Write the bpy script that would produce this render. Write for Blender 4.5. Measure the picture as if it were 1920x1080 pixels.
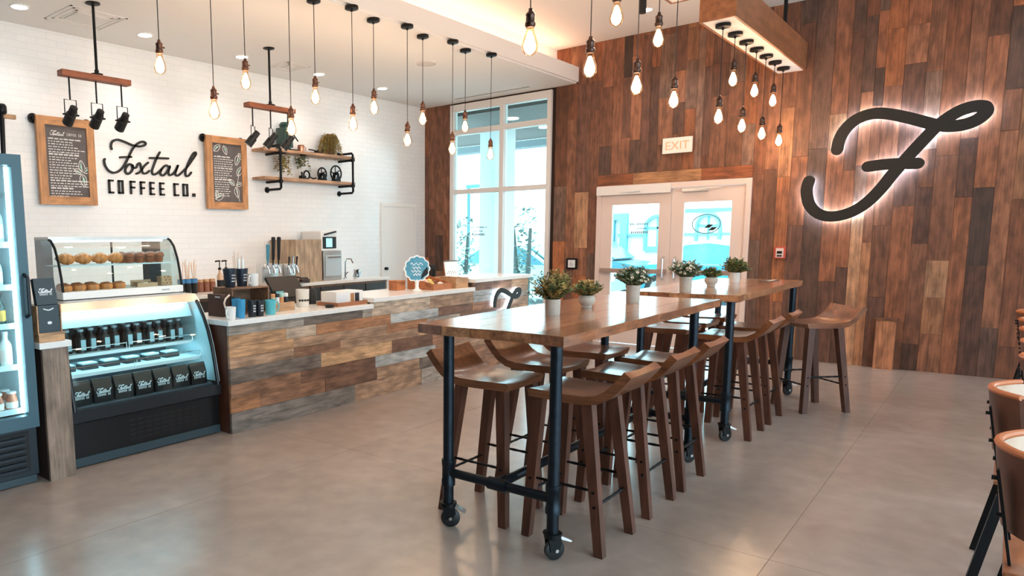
import bpy, bmesh, math, random
import numpy as np
from mathutils import Vector, Matrix
random.seed(7)
for _o in list(bpy.data.objects): bpy.data.objects.remove(_o)
SC = bpy.context.scene
COL = SC.collection

# ------------------------------------------------------------------ camera
F_PX, CX, CY, CAM_H = 1321.0, 675.5, 616.0, 1.53
YAW, PIT, ROL = [math.radians(a) for a in (42.51, 7.346, -0.683)]
FWD = Vector((math.cos(YAW)*math.cos(PIT), math.sin(YAW)*math.cos(PIT), -math.sin(PIT)))
_r = Vector((math.sin(YAW), -math.cos(YAW), 0)); _u = _r.cross(FWD)
RGT = _r*math.cos(ROL) + _u*math.sin(ROL); UPV = _u*math.cos(ROL) - _r*math.sin(ROL)
cam_d = bpy.data.cameras.new('camera'); cam = bpy.data.objects.new('camera', cam_d); COL.objects.link(cam)
cam_d.sensor_width = 36; cam_d.sensor_fit = 'HORIZONTAL'; cam_d.lens = F_PX/1920*36
cam_d.shift_x = (960-CX)/1920; cam_d.shift_y = (CY-540)/1920
cam_d.clip_start = 0.05; cam_d.clip_end = 300
cam.matrix_world = Matrix(((RGT.x, UPV.x, -FWD.x, 0), (RGT.y, UPV.y, -FWD.y, 0), (RGT.z, UPV.z, -FWD.z, CAM_H), (0, 0, 0, 1)))
SC.camera = cam
# ------------------------------------------------------------------ world, daylight, exposure
w = bpy.data.worlds.new('sky'); SC.world = w; w.use_nodes = True
w.node_tree.nodes['Background'].inputs[0].default_value = (0.63, 0.865, 1.0, 1)
w.node_tree.nodes['Background'].inputs[1].default_value = 3.1
SC.view_settings.view_transform = 'Standard'; SC.view_settings.look = 'None'
SC.view_settings.gamma = 1.0; SC.view_settings.use_curve_mapping = False
SC.view_settings.exposure = 1.2
sun_d = bpy.data.lights.new('sun', 'SUN'); sun_d.energy = 5.0; sun_d.angle = .02; sun_d.color = (1, .97, .92)
sun = bpy.data.objects.new('sun', sun_d); COL.objects.link(sun); sun.location = (-6, 8, 12)
sun.rotation_euler = Vector((.36, -.24, -.9)).to_track_quat('-Z', 'Y').to_euler()      # high, from behind the brick-wall side: lights the street, not the room
SC.cycles.use_denoising = True
SC.cycles.max_bounces = 8; SC.cycles.diffuse_bounces = 4; SC.cycles.transparent_max_bounces = 24
SC.cycles.sample_clamp_indirect = 6.0

# ------------------------------------------------------------------ pixel rays (1920x1080 photograph frame) cut with a known plane
def _ray(px, py): return FWD + RGT*((px-CX)/F_PX) - UPV*((py-CY)/F_PX)
def _cut(px, py, ax, v):
    d = _ray(px, py); o = Vector((0, 0, CAM_H)); t = (v-o[ax])/d[ax]; return o + d*t
def PX(px, py, v): return _cut(px, py, 0, v)
def PY(px, py, v): return _cut(px, py, 1, v)
def PZ(px, py, v=0.0): return _cut(px, py, 2, v)

# ------------------------------------------------------------------ materials
def lin(c): return tuple((x/255/12.92 if x/255 <= .04045 else ((x/255+.055)/1.055)**2.4) for x in c)
def srgb(r, g, b): return lin((r, g, b)) + (1,)
MATS = {}
def _new(name):
    m = bpy.data.materials.new(name); m.use_nodes = True; nt = m.node_tree
    return m, nt, nt.nodes['Principled BSDF']
def mat(name, rgb, rough=.5, metal=0, emit=0, ecol=None, vary=.0, vscale=8, bump=0, coat=0):
    if name in MATS: return MATS[name]
    m, nt, b = _new(name); c = srgb(*rgb)
    b.inputs['Base Color'].default_value = c; b.inputs['Roughness'].default_value = rough; b.inputs['Metallic'].default_value = metal
    if coat: b.inputs['Coat Weight'].default_value = coat; b.inputs['Coat Roughness'].default_value = .12
    if emit:
        b.inputs['Emission Color'].default_value = srgb(*(ecol or rgb)); b.inputs['Emission Strength'].default_value = emit
    if vary or bump:
        tc = nt.nodes.new('ShaderNodeTexCoord'); n = nt.nodes.new('ShaderNodeTexNoise'); n.inputs['Scale'].default_value = vscale; n.inputs['Detail'].default_value = 5
        nt.links.new(tc.outputs['Object'], n.inputs['Vector'])
        if vary:
            r = nt.nodes.new('ShaderNodeValToRGB'); r.color_ramp.elements[0].position = .3; r.color_ramp.elements[1].position = .7
            r.color_ramp.elements[0].color = tuple(x*(1-vary) for x in c[:3])+(1,); r.color_ramp.elements[1].color = tuple(min(1, x*(1+vary)) for x in c[:3])+(1,)
            nt.links.new(n.outputs['Fac'], r.inputs['Fac']); nt.links.new(r.outputs['Color'], b.inputs['Base Color'])
        if bump:
            bp = nt.nodes.new('ShaderNodeBump'); bp.inputs['Strength'].default_value = bump; bp.inputs['Distance'].default_value = .01
            nt.links.new(n.outputs['Fac'], bp.inputs['Height']); nt.links.new(bp.outputs['Normal'], b.inputs['Normal'])
    MATS[name] = m; return m
def wood(name, axis, tint=None, rough=.55, contrast=.55, fine=34, along=1.6, coat=0, stain=.35, bump=.25):
    """boards: the board's own colour (object colour, or a fixed tint) under long grain and blotches that run along `axis`"""
    m, nt, b = _new(name); N = nt.nodes.new; L = nt.links.new
    oi = N('ShaderNodeObjectInfo'); tc = N('ShaderNodeTexCoord')
    off = N('ShaderNodeVectorMath'); off.operation = 'MULTIPLY_ADD'
    cmb = N('ShaderNodeCombineXYZ')
    for i, k in enumerate((37.0, 61.0, 23.0)):
        mm = N('ShaderNodeMath'); mm.operation = 'MULTIPLY'; mm.inputs[1].default_value = k; L(oi.outputs['Random'], mm.inputs[0]); L(mm.outputs[0], cmb.inputs[i])
    add = N('ShaderNodeVectorMath'); add.operation = 'ADD'; L(tc.outputs['Object'], add.inputs[0]); L(cmb.outputs[0], add.inputs[1])
    mp = N('ShaderNodeMapping'); s = [fine]*3; s[axis] = along; mp.inputs['Scale'].default_value = s; L(add.outputs[0], mp.inputs['Vector'])
    g = N('ShaderNodeTexNoise'); g.inputs['Scale'].default_value = 1; g.inputs['Detail'].default_value = 7; g.inputs['Roughness'].default_value = .65; g.inputs['Distortion'].default_value = .6; L(mp.outputs[0], g.inputs['Vector'])
    mp2 = N('ShaderNodeMapping'); s = [15]*3; s[axis] = 5.5; mp2.inputs['Scale'].default_value = s; L(add.outputs[0], mp2.inputs['Vector'])
    g2 = N('ShaderNodeTexNoise'); g2.inputs['Scale'].default_value = 1; g2.inputs['Detail'].default_value = 6; L(mp2.outputs[0], g2.inputs['Vector'])
    r1 = N('ShaderNodeMapRange'); r1.inputs['From Min'].default_value = .28; r1.inputs['From Max'].default_value = .72; r1.inputs['To Min'].default_value = 1-contrast; r1.inputs['To Max'].default_value = 1+contrast*.55; L(g.outputs['Fac'], r1.inputs['Value'])
    r2 = N('ShaderNodeMapRange'); r2.inputs['From Min'].default_value = .35; r2.inputs['From Max'].default_value = .6; r2.inputs['To Min'].default_value = 1-stain; r2.inputs['To Max'].default_value = 1.06; L(g2.outputs['Fac'], r2.inputs['Value'])
    mu = N('ShaderNodeMath'); mu.operation = 'MULTIPLY'; L(r1.outputs[0], mu.inputs[0]); L(r2.outputs[0], mu.inputs[1])
    sc = N('ShaderNodeVectorMath'); sc.operation = 'SCALE'; L(mu.outputs[0], sc.inputs['Scale'])
    if tint: sc.inputs[0].default_value = lin(tint)
    else: L(oi.outputs['Color'], sc.inputs[0])
    L(sc.outputs[0], b.inputs['Base Color']); b.inputs['Roughness'].default_value = rough
    if coat: b.inputs['Coat Weight'].default_value = coat; b.inputs['Coat Roughness'].default_value = .15
    if bump:
        bp = N('ShaderNodeBump'); bp.inputs['Strength'].default_value = bump; bp.inputs['Distance'].default_value = .006; L(g.outputs['Fac'], bp.inputs['Height']); L(bp.outputs[0], b.inputs['Normal'])
    MATS[name] = m; return m
def glass(name, tint=(235, 250, 250), refl=1.0, ior=1.45):
    m, nt, b = _new(name); nt.nodes.remove(b); out = nt.nodes['Material Output']; N = nt.nodes.new; L = nt.links.new
    t = N('ShaderNodeBsdfTransparent'); t.inputs[0].default_value = srgb(*tint)
    g = N('ShaderNodeBsdfGlossy'); g.inputs['Roughness'].default_value = .02
    f = N('ShaderNodeFresnel'); f.inputs[0].default_value = ior
    k = N('ShaderNodeMath'); k.operation = 'MULTIPLY'; k.inputs[1].default_value = refl; L(f.outputs[0], k.inputs[0])
    mx = N('ShaderNodeMixShader'); L(k.outputs[0], mx.inputs[0]); L(t.outputs[0], mx.inputs[1]); L(g.outputs[0], mx.inputs[2]); L(mx.outputs[0], out.inputs[0])
    MATS[name] = m; return m
BLACK = mat('black metal', (22, 24, 27), .45, .6); MATT = mat('matt black', (16, 16, 18), .6)
PIPE = mat('black iron pipe', (34, 42, 50), .38, .75, vary=.25, vscale=30)
WHITE = mat('white paint', (238, 238, 236), .6); CEIL = mat('ceiling paint', (236, 233, 230), .8)
ALU = mat('painted aluminium', (225, 218, 214), .45); STEEL = mat('stainless steel', (205, 203, 200), .28, .9, vary=.06, vscale=5)
CHROME = mat('chrome', (220, 222, 224), .12, 1); COPPER = mat('aged copper', (96, 66, 54), .4, .85)
QUARTZ = mat('white quartz', (235, 234, 231), .18, vary=.03, vscale=20)
GLASS = glass('clear glass'); CASEGLASS = glass('case glass', (246, 254, 254), .35)
WALLWOOD = wood('reclaimed wall boards', 2, None, .6, .5, 52, 2.0, stain=.42)
BARWOOD = wood('reclaimed counter boards', 0, None, .58, .5, 46, 4.0, stain=.42)
TABLEWOOD = wood('table boards', 0, None, .26, .5, 34, 1.6, coat=1.0, stain=.4, bump=.06)
SEATWOOD = wood('stool wood', 1, (132, 78, 48), .3, .5, 42, 3.0, coat=.7, stain=.3, bump=.1)
LEGWOOD = wood('stool leg wood', 2, (94, 54, 38), .42, .45, 40, 3, stain=.3, bump=.1)
FRAMEWOOD = wood('pine frame', 2, (202, 144, 96), .5, .35, 30, 2, stain=.3)
FRAMEWOODX = wood('pine frame rail', 0, (202, 144, 96), .5, .35, 30, 2, stain=.3)
BEAMWOOD = wood('beam veneer', 0, (156, 98, 62), .5, .3, 16, 1.2, stain=.25)
CRATEWOOD = wood('crate wood', 0, (134, 98, 74), .6, .4, 30, 3)
PALEWOOD = wood('pale wood', 0, (196, 152, 112), .5, .25, 30, 2.5)
PALEWOODZ = wood('pale wood upright', 2, (188, 160, 132), .5, .3, 24, 2.0)

# ------------------------------------------------------------------ mesh building
class MB:
    def __init__(s): s.v = []; s.f = []
    def add(s, vs, fs):
        o = len(s.v); s.v += [tuple(v) for v in vs]; s.f += [tuple(i+o for i in f) for f in fs]; return s
    def box(s, x0, x1, y0, y1, z0, z1, M=None, bev=0):
        if bev:
            bm = bmesh.new(); bmesh.ops.create_cube(bm, size=1)
            for v in bm.verts: v.co = Vector(((x0+x1)/2+v.co.x*(x1-x0), (y0+y1)/2+v.co.y*(y1-y0), (z0+z1)/2+v.co.z*(z1-z0)))
            bmesh.ops.bevel(bm, geom=list(bm.edges), offset=bev, segments=2, affect='EDGES', profile=.6)
            vs = [v.co.copy() for v in bm.verts]; bm.verts.index_update(); fs = [[v.index for v in f.verts] for f in bm.faces]; bm.free()
        else:
            vs = [Vector((x, y, z)) for x in (x0, x1) for y in (y0, y1) for z in (z0, z1)]
            fs = [(0, 1, 3, 2), (4, 6, 7, 5), (0, 4, 5, 1), (2, 3, 7, 6), (0, 2, 6, 4), (1, 5, 7, 3)]
        if M: vs = [M @ v for v in vs]
        return s.add(vs, fs)
    def bar(s, p0, p1, wx, wy=None, up=Vector((0, 0, 1)), taper=1.0):
        p0, p1 = Vector(p0), Vector(p1); wy = wy or wx; d = (p1-p0).normalized(); a = d.cross(up)
        if a.length < 1e-4: a = Vector((1, 0, 0))
        a.normalize(); b = d.cross(a).normalized(); vs = []
        for p, k in ((p0, 1), (p1, taper)):
            for sx, sy in ((-1, -1), (1, -1), (1, 1), (-1, 1)): vs.append(p + a*sx*wx/2*k + b*sy*wy/2*k)
        return s.add(vs, [(0, 1, 2, 3), (7, 6, 5, 4), (0, 4, 5, 1), (1, 5, 6, 2), (2, 6, 7, 3), (3, 7, 4, 0)])
    def tube(s, pts, r, n=10, cap=True):
        pts = [Vector(p) for p in pts]; rs = r if isinstance(r, (list, tuple)) else [r]*len(pts); vs = []; fs = []; ref = None
        for i, p in enumerate(pts):
            d = (pts[min(i+1, len(pts)-1)]-pts[max(i-1, 0)]).normalized()
            if ref is None: ref = Vector((0, 0, 1)) if abs(d.z) < .9 else Vector((1, 0, 0))
            a = d.cross(ref).normalized(); b = a.cross(d).normalized(); ref = b
            for k in range(n):
                t = 2*math.pi*k/n; vs.append(p + (a*math.cos(t)+b*math.sin(t))*rs[i])
        for i in range(len(pts)-1):
            for k in range(n): k2 = (k+1) % n; fs.append((i*n+k, i*n+k2, (i+1)*n+k2, (i+1)*n+k))
        if cap: fs.append(tuple(range(n))[::-1]); fs.append(tuple((len(pts)-1)*n+k for k in range(n)))
        return s.add(vs, fs)
    def cyl(s, p0, p1, r, n=16): return s.tube([p0, p1], r, n)
    def lathe(s, prof, c=(0, 0, 0), n=20, axis=2, cap=True):
        c = Vector(c); vs = []; fs = []
        for r, h in prof:
            for k in range(n):
                t = 2*math.pi*k/n; a, b = r*math.cos(t), r*math.sin(t)
                vs.append(c + (Vector((a, b, h)) if axis == 2 else Vector((a, h, b)) if axis == 1 else Vector((h, a, b))))
        for i in range(len(prof)-1):
            for k in range(n): k2 = (k+1) % n; fs.append((i*n+k, i*n+k2, (i+1)*n+k2, (i+1)*n+k))
        if cap: fs.append(tuple(range(n))[::-1]); fs.append(tuple((len(prof)-1)*n+k for k in range(n)))
        return s.add(vs, fs)
    def prism(s, poly, ext):
        """flat outline poly (3d points) pushed along ext"""
        n = len(poly); ext = Vector(ext); p = [Vector(q) for q in poly]
        return s.add(p+[q+ext for q in p], [tuple(range(n))[::-1], tuple(range(n, 2*n))] + [(i, (i+1) % n, n+(i+1) % n, n+i) for i in range(n)])
    def stroke(s, pts, nrm, wd, dep, smooth=6, closed=False):
        """a lettering stroke: round-ended band of width wd, thickness dep, lying across nrm"""
        nrm = Vector(nrm); P = [Vector(p) for p in pts]
        if smooth and len(P) > 2:
            Q = []
            for i in range(len(P)-1):
                a, b, c, d = P[max(i-1, 0)], P[i], P[i+1], P[min(i+2, len(P)-1)]
                for k in range(smooth):
                    t = k/smooth; Q.append(.5*((2*b)+(c-a)*t+(2*a-5*b+4*c-d)*t*t+(3*b-a-3*c+d)*t**3))
            Q.append(P[-1]); P = Q
        L, R = [], []
        def side(i):
            d = (P[min(i+1, len(P)-1)]-P[max(i-1, 0)]).normalized(); return nrm.cross(d).normalized()*wd/2, d
        ns, d0 = side(0); ne, d1 = side(len(P)-1)
        cap0 = [P[0]-d0*wd/2*math.sin(t)+ns*math.cos(t) for t in [math.pi*k/6 for k in range(1, 6)]]
        cap1 = [P[-1]+d1*wd/2*math.sin(t)-ne*math.cos(t) for t in [math.pi*k/6 for k in range(1, 6)]]
        for i in range(len(P)):
            n_, _ = side(i); L.append(P[i]+n_); R.append(P[i]-n_)
        m = len(P); e = nrm*dep
        vs = L+R+[v+e for v in L]+[v+e for v in R]; fs = []
        for i in range(m-1):
            fs += [(i, i+1, m+i+1, m+i), (2*m+i, 3*m+i, 3*m+i+1, 2*m+i+1), (i, 2*m+i, 2*m+i+1, i+1), (m+i, m+i+1, 3*m+i+1, 3*m+i)]
        s.add(vs, fs)
        if wd > 0: s.prism([L[0]]+cap0+[R[0]], e); s.prism([R[-1]]+cap1+[L[-1]], e)
        return s
    def build(s, name, m, parent=None, smooth=False, off=None, origin=None):
        """off: world position of the parent thing (vertices were given in world space)"""
        me = bpy.data.meshes.new(name); o0 = Vector(off) if off is not None else Vector((0, 0, 0)); c = Vector(origin) if origin is not None else None
        vs = np.array(s.v, dtype=float) - np.array(o0)
        if c is not None: vs = vs - np.array(c - o0)
        me.from_pydata([tuple(v) for v in vs], [], s.f); me.materials.append(m)
        if smooth: smooth_mesh(me)
        me.update()
        o = bpy.data.objects.new(name, me); COL.objects.link(o); o.parent = parent
        if c is not None: o.location = c - o0
        return o
def smooth_mesh(me, ang=40):
    for p in me.polygons: p.use_smooth = True
    try: me.set_sharp_from_angle(angle=math.radians(ang))
    except Exception: pass
def fix_normals(o):
    bm = bmesh.new(); bm.from_mesh(o.data); bmesh.ops.recalc_face_normals(bm, faces=bm.faces); bm.to_mesh(o.data); bm.free()
def tag(o, label=None, cat=None, group=None, kind=None):
    if label: o['label'] = label
    if cat: o['category'] = cat
    if group: o['group'] = group
    if kind: o['kind'] = kind
    return o
def thing(name, label, cat, loc=(0, 0, 0), rz=0, group=None):
    o = bpy.data.objects.new(name, None); COL.objects.link(o); o.location = loc; o.rotation_euler = (0, 0, rz); o.empty_display_size = .1
    return tag(o, label, cat, group)
def dup(root, loc=None, rz=None, label=None, group=None):
    def rec(o, par):
        c = o.copy(); COL.objects.link(c); c.parent = par
        for ch in o.children: rec(ch, c)
        return c
    r = rec(root, None)
    if loc is not None: r.location = loc
    if rz is not None: r.rotation_euler = (0, 0, rz)
    if label: r['label'] = label
    if group: r['group'] = group
    return r
def struct(o): o['kind'] = 'structure'; return o
def text_mb(txt, size, M, dep=.002, xs=1.0, align='CENTER'):
    """letters of the built-in font as geometry, laid on the plane of M (x right, y up, z out)"""
    cu = bpy.data.curves.new('t', 'FONT'); cu.body = txt; cu.size = size; cu.extrude = dep/2; cu.align_x = align; cu.resolution_u = 2
    o = bpy.data.objects.new('t', cu); COL.objects.link(o); bpy.context.view_layer.update()
    dg = bpy.context.evaluated_depsgraph_get(); me = o.evaluated_get(dg).to_mesh()
    mb = MB(); mb.add([M @ Vector((v.co.x*xs, v.co.y, v.co.z+dep/2)) for v in me.vertices], [tuple(p.vertices) for p in me.polygons])
    o.evaluated_get(dg).to_mesh_clear(); bpy.data.objects.remove(o); bpy.data.curves.remove(cu)
    return mb
def frame(o, xd, yd):
    xd, yd = Vector(xd).normalized(), Vector(yd).normalized(); z = xd.cross(yd)
    return Matrix(((xd.x, yd.x, z.x, o[0]), (xd.y, yd.y, z.y, o[1]), (xd.z, yd.z, z.z, o[2]), (0, 0, 0, 1)))

# ================================================================== THE ROOM
WX, WY, XR, YR = 9.77, 7.42, -3.0, -4.2         # board wall, brick wall, rear wall, glazed street side
ZL, ZH = 3.67, 4.18                              # low and high ceiling
# floor
def concrete():
    m, nt, b = _new('polished concrete'); N = nt.nodes.new; L = nt.links.new
    tc = N('ShaderNodeTexCoord')
    n1 = N('ShaderNodeTexNoise'); n1.inputs['Scale'].default_value = .55; n1.inputs['Detail'].default_value = 8; n1.inputs['Roughness'].default_value = .62; L(tc.outputs['Object'], n1.inputs['Vector'])
    n2 = N('ShaderNodeTexNoise'); n2.inputs['Scale'].default_value = 7; n2.inputs['Detail'].default_value = 6; L(tc.outputs['Object'], n2.inputs['Vector'])
    r = N('ShaderNodeValToRGB'); e = r.color_ramp.elements; e[0].position = .3; e[0].color = srgb(140, 126, 118); e[1].position = .72; e[1].color = srgb(176, 162, 153); L(n1.outputs['Fac'], r.inputs[0])
    mr = N('ShaderNodeMapRange'); mr.inputs['From Min'].default_value = .3; mr.inputs['From Max'].default_value = .7; mr.inputs['To Min'].default_value = .86; mr.inputs['To Max'].default_value = 1.1; L(n2.outputs['Fac'], mr.inputs[0])
    sc = N('ShaderNodeVectorMath'); sc.operation = 'SCALE'; L(r.outputs[0], sc.inputs[0]); L(mr.outputs[0], sc.inputs['Scale']); L(sc.outputs[0], b.inputs['Base Color'])
    rr = N('ShaderNodeMapRange'); rr.inputs['From Min'].default_value = .3; rr.inputs['From Max'].default_value = .7; rr.inputs['To Min'].default_value = .30; rr.inputs['To Max'].default_value = .42; L(n1.outputs['Fac'], rr.inputs[0]); L(rr.outputs[0], b.inputs['Roughness'])
    bp = N('ShaderNodeBump'); bp.inputs['Strength'].default_value = .06; bp.inputs['Distance'].default_value = .01; L(n2.outputs['Fac'], bp.inputs['Height']); L(bp.outputs[0], b.inputs['Normal'])
    b.inputs['Coat Weight'].default_value = .6; b.inputs['Coat Roughness'].default_value = .2
    return m
CONC = concrete()
# slabs with sawn joints between them
fl = thing('floor', None, None); fl['kind'] = 'structure'
_xs = [XR, .4, 3.62, 6.7, WX+.1]; _ys = [YR, .72, 3.42, WY]
for i in range(4):
    for j in range(3):
        MB().box(_xs[i]+.0012, _xs[i+1]-.0012, _ys[j]+.0012, _ys[j+1]-.0012, -.06, 0).build('concrete_slab', CONC, fl)
MB().box(XR, WX+.1, YR, WY, -.08, -.003).build('joint_bed', mat('joint', (146, 132, 123), .8), fl)

# white glazed brick wall
def brickmat():
    m, nt, b = _new('white glazed brick'); N = nt.nodes.new; L = nt.links.new
    tc = N('ShaderNodeTexCoord'); sp = N('ShaderNodeSeparateXYZ'); cb = N('ShaderNodeCombineXYZ'); L(tc.outputs['Object'], sp.inputs[0]); L(sp.outputs['X'], cb.inputs['X']); L(sp.outputs['Z'], cb.inputs['Y'])
    br = N('ShaderNodeTexBrick'); br.inputs['Scale'].default_value = 1; br.inputs['Brick Width'].default_value = .2; br.inputs['Row Height'].default_value = .0675; br.inputs['Mortar Size'].default_value = .004; br.inputs['Mortar Smooth'].default_value = .3
    br.inputs['Color1'].default_value = srgb(240, 240, 240); br.inputs['Color2'].default_value = srgb(236, 237, 238); br.inputs['Mortar'].default_value = srgb(230, 231, 232)
    L(cb.outputs[0], br.inputs['Vector']); L(br.outputs['Color'], b.inputs['Base Color']); b.inputs['Roughness'].default_value = .22
    n = N('ShaderNodeTexNoise'); n.inputs['Scale'].default_value = 14; L(tc.outputs['Object'], n.inputs['Vector'])
    mx = N('ShaderNodeMath'); mx.operation = 'MULTIPLY_ADD'; mx.inputs[1].default_value = -1; L(br.outputs['Fac'], mx.inputs[0]); 
    m2 = N('ShaderNodeMath'); m2.operation = 'MULTIPLY'; m2.inputs[1].default_value = .7; L(n.outputs['Fac'], m2.inputs[0]); L(m2.outputs[0], mx.inputs[2])
    bp = N('ShaderNodeBump'); bp.inputs['Strength'].default_value = .14; bp.inputs['Distance'].default_value = .003; L(mx.outputs[0], bp.inputs['Height']); L(bp.outputs[0], b.inputs['Normal'])
    return m
struct(MB().box(XR, WX+.2, WY, WY+.15, -.08, ZL+.3).build('wall_left', brickmat()))
# rear wall and the street-side glazing (both behind or beside the camera)
struct(MB().box(XR-.15, XR, YR, WY+.15, -.08, ZH+.15).build('wall_rear', mat('rear wall brown', (52, 42, 38), .7)))
wr = MB()
for x0 in (-3.0, -.9, 1.2, 3.3, 5.4, 7.5, 9.6): wr.box(x0, x0+.12, YR-.06, YR+.06, 0, ZH)
wr.box(6.3, WX+.1, YR-.055, YR+.055, 0, ZH); wr.box(XR, WX, YR-.06, YR+.06, 3.5, ZH); wr.box(XR, WX, YR-.06, YR+.06, 0, .12); wr.box(XR, WX, YR-.06, YR+.06, 2.3, 2.38)
struct(wr.build('wall_right', ALU))
# ceilings
struct(MB().box(XR-.15, WX+.2, 4.69, WY+.15, ZL+.02, 3.89).box(XR-.15, WX+.2, 5.03, 5.13, 3.89, ZH).box(XR-.15, WX+.2, 4.69+.04, WY+.15, ZL, ZL+.02).build('ceiling', CEIL))
struct(MB().box(XR-.15, WX+.2, YR-.2, 5.1, ZH, ZH+.15).build('ceiling_upper', CEIL))
tag(MB().box(2.0, WX-.15, 4.86, 4.90, 3.892, 3.912).build('cove_light_strip', mat('warm cove led', (255, 190, 130), .5, emit=6.5, ecol=(255, 200, 162))), 'warm strip light hidden in the cove above the white dropped ceiling', 'strip light')

# ------------------------------------------------------------------ reclaimed board wall
DY0, DY1, DZ = 2.385, 4.355, 2.205              # double door opening
NY0, NY1, NZ0, NZ1 = 5.09, 6.885, .08, 3.64     # tall window opening
wb = MB()
for y0, y1, z0, z1 in ((-2.4, DY0, 0, ZH), (DY0, DY1, DZ, ZH), (DY1, NY0, 0, ZH), (NY0, NY1, NZ1, ZL), (NY0, NY1, -.05, NZ0), (NY1, WY, 0, ZL)):
    wb.box(WX+.018, WX+.17, y0, y1, z0, z1)
wbo = struct(wb.build('wall_back', mat('board backing', (46, 30, 24), .9)))
PAL = [((142, 90, 64), 6), ((156, 100, 70), 6), ((122, 80, 62), 5), ((104, 72, 58), 3), ((86, 62, 52), 1), ((178, 120, 82), 3), ((196, 142, 104), 2), ((186, 110, 64), 2), ((136, 100, 82), 4), ((152, 92, 60), 4)]
_pal = [c for c, k in PAL for _ in range(k)]
def wall_board(y0, y1, z0, z1, c=None):
    rr = random.Random(int((y0*1000+z0*77)*13)); t = rr.uniform(0, .006)
    mb = MB().box(WX-t, WX+.0185, y0+.0012, y1-.0012, z0+.001, z1-.001)
    o = mb.build('board', WALLWOOD, wbo, origin=(WX, (y0+y1)/2, (z0+z1)/2))
    c = c or rr.choice(_pal); k = rr.uniform(.5, 1.06); c = lin(c); g = sum(c)/3; o.color = tuple((x*.95+g*.05)*k for x in c)+(1,); return o
def board_field(ya, yb, za, zb, seed):
    rr = random.Random(seed); y = ya
    while y < yb-.02:
        wd = rr.choice((.09, .115, .115, .14, .14, .165, .19)); 
        if yb-(y+wd) < .08: wd = yb-y
        z = za - rr.uniform(0, 1.2)
        while z < zb:
            ln = rr.choice((.4, .6, .8, 1.1, 1.5, 2.0)); a, b = max(z, za), min(z+ln, zb)
            if b-a > .06: wall_board(y, y+wd, a, b)
            elif b > a: wall_board(y, y+wd, a, b)
            z += ln
        y += wd
board_field(-1.3, DY0, 0, ZH, 3)
board_field(DY0, DY1, 2.36, ZH, 5)
board_field(DY1, 4.70, 0, ZH, 9)
board_field(4.70, 5.03, 0, 3.67, 12); board_field(4.70, 5.03, 3.895, ZH, 13)
board_field(NY1+.01, WY, 0, ZL, 17)
HEADWOOD = wood('header boards', 1, None, .6, .5, 46, 4.0, stain=.42)
for y0, y1, c in ((DY0, 2.98, (150, 84, 48)), (2.98, 3.86, (176, 124, 84)), (3.86, DY1, (140, 80, 48))):
    o = MB().box(WX-.012, WX+.0185, y0+.001, y1-.001, DZ+.005, 2.358).build('header_board', HEADWOOD, wbo, origin=(WX, (y0+y1)/2, 2.28)); o.color = lin(c)+(1,)

# tall window beside the counter
def bars(mb, spec):
    for y0, y1, z0, z1 in spec: mb.box(WX-.03, WX+.09, y0, y1, z0, z1)
    return mb
win = thing('window_1', None, None, (WX, (NY0+NY1)/2, NZ0)); win['kind'] = 'structure'
fw = .065; my0, my1 = 5.885, 5.955; t1, t2 = 3.2, 2.255
bars(MB(), [(NY0, NY0+fw, NZ0, NZ1), (NY1-fw, NY1, NZ0, NZ1), (my0, my1, NZ0, NZ1)]).build('window_frame', ALU, win, off=win.location)
rl = MB()
for z0, z1 in ((NZ0, NZ0+.1), (t2-.035, t2+.035), (t1-.04, t1+.04), (NZ1-.11, NZ1)):
    bars(rl, [(NY0+fw, my0, z0, z1), (my1, NY1-fw, z0, z1)])
rl.build('window_rail', ALU, win, off=win.location)
for ya, yb in ((NY0+fw, my0), (my1, NY1-fw)):
    for za, zb in ((NZ0+.1, t2-.035), (t2+.035, t1-.04), (t1+.04, NZ1-.11)):
        MB().box(WX+.028, WX+.034, ya, yb, za, zb).build('pane', GLASS, win, off=win.location)
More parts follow.
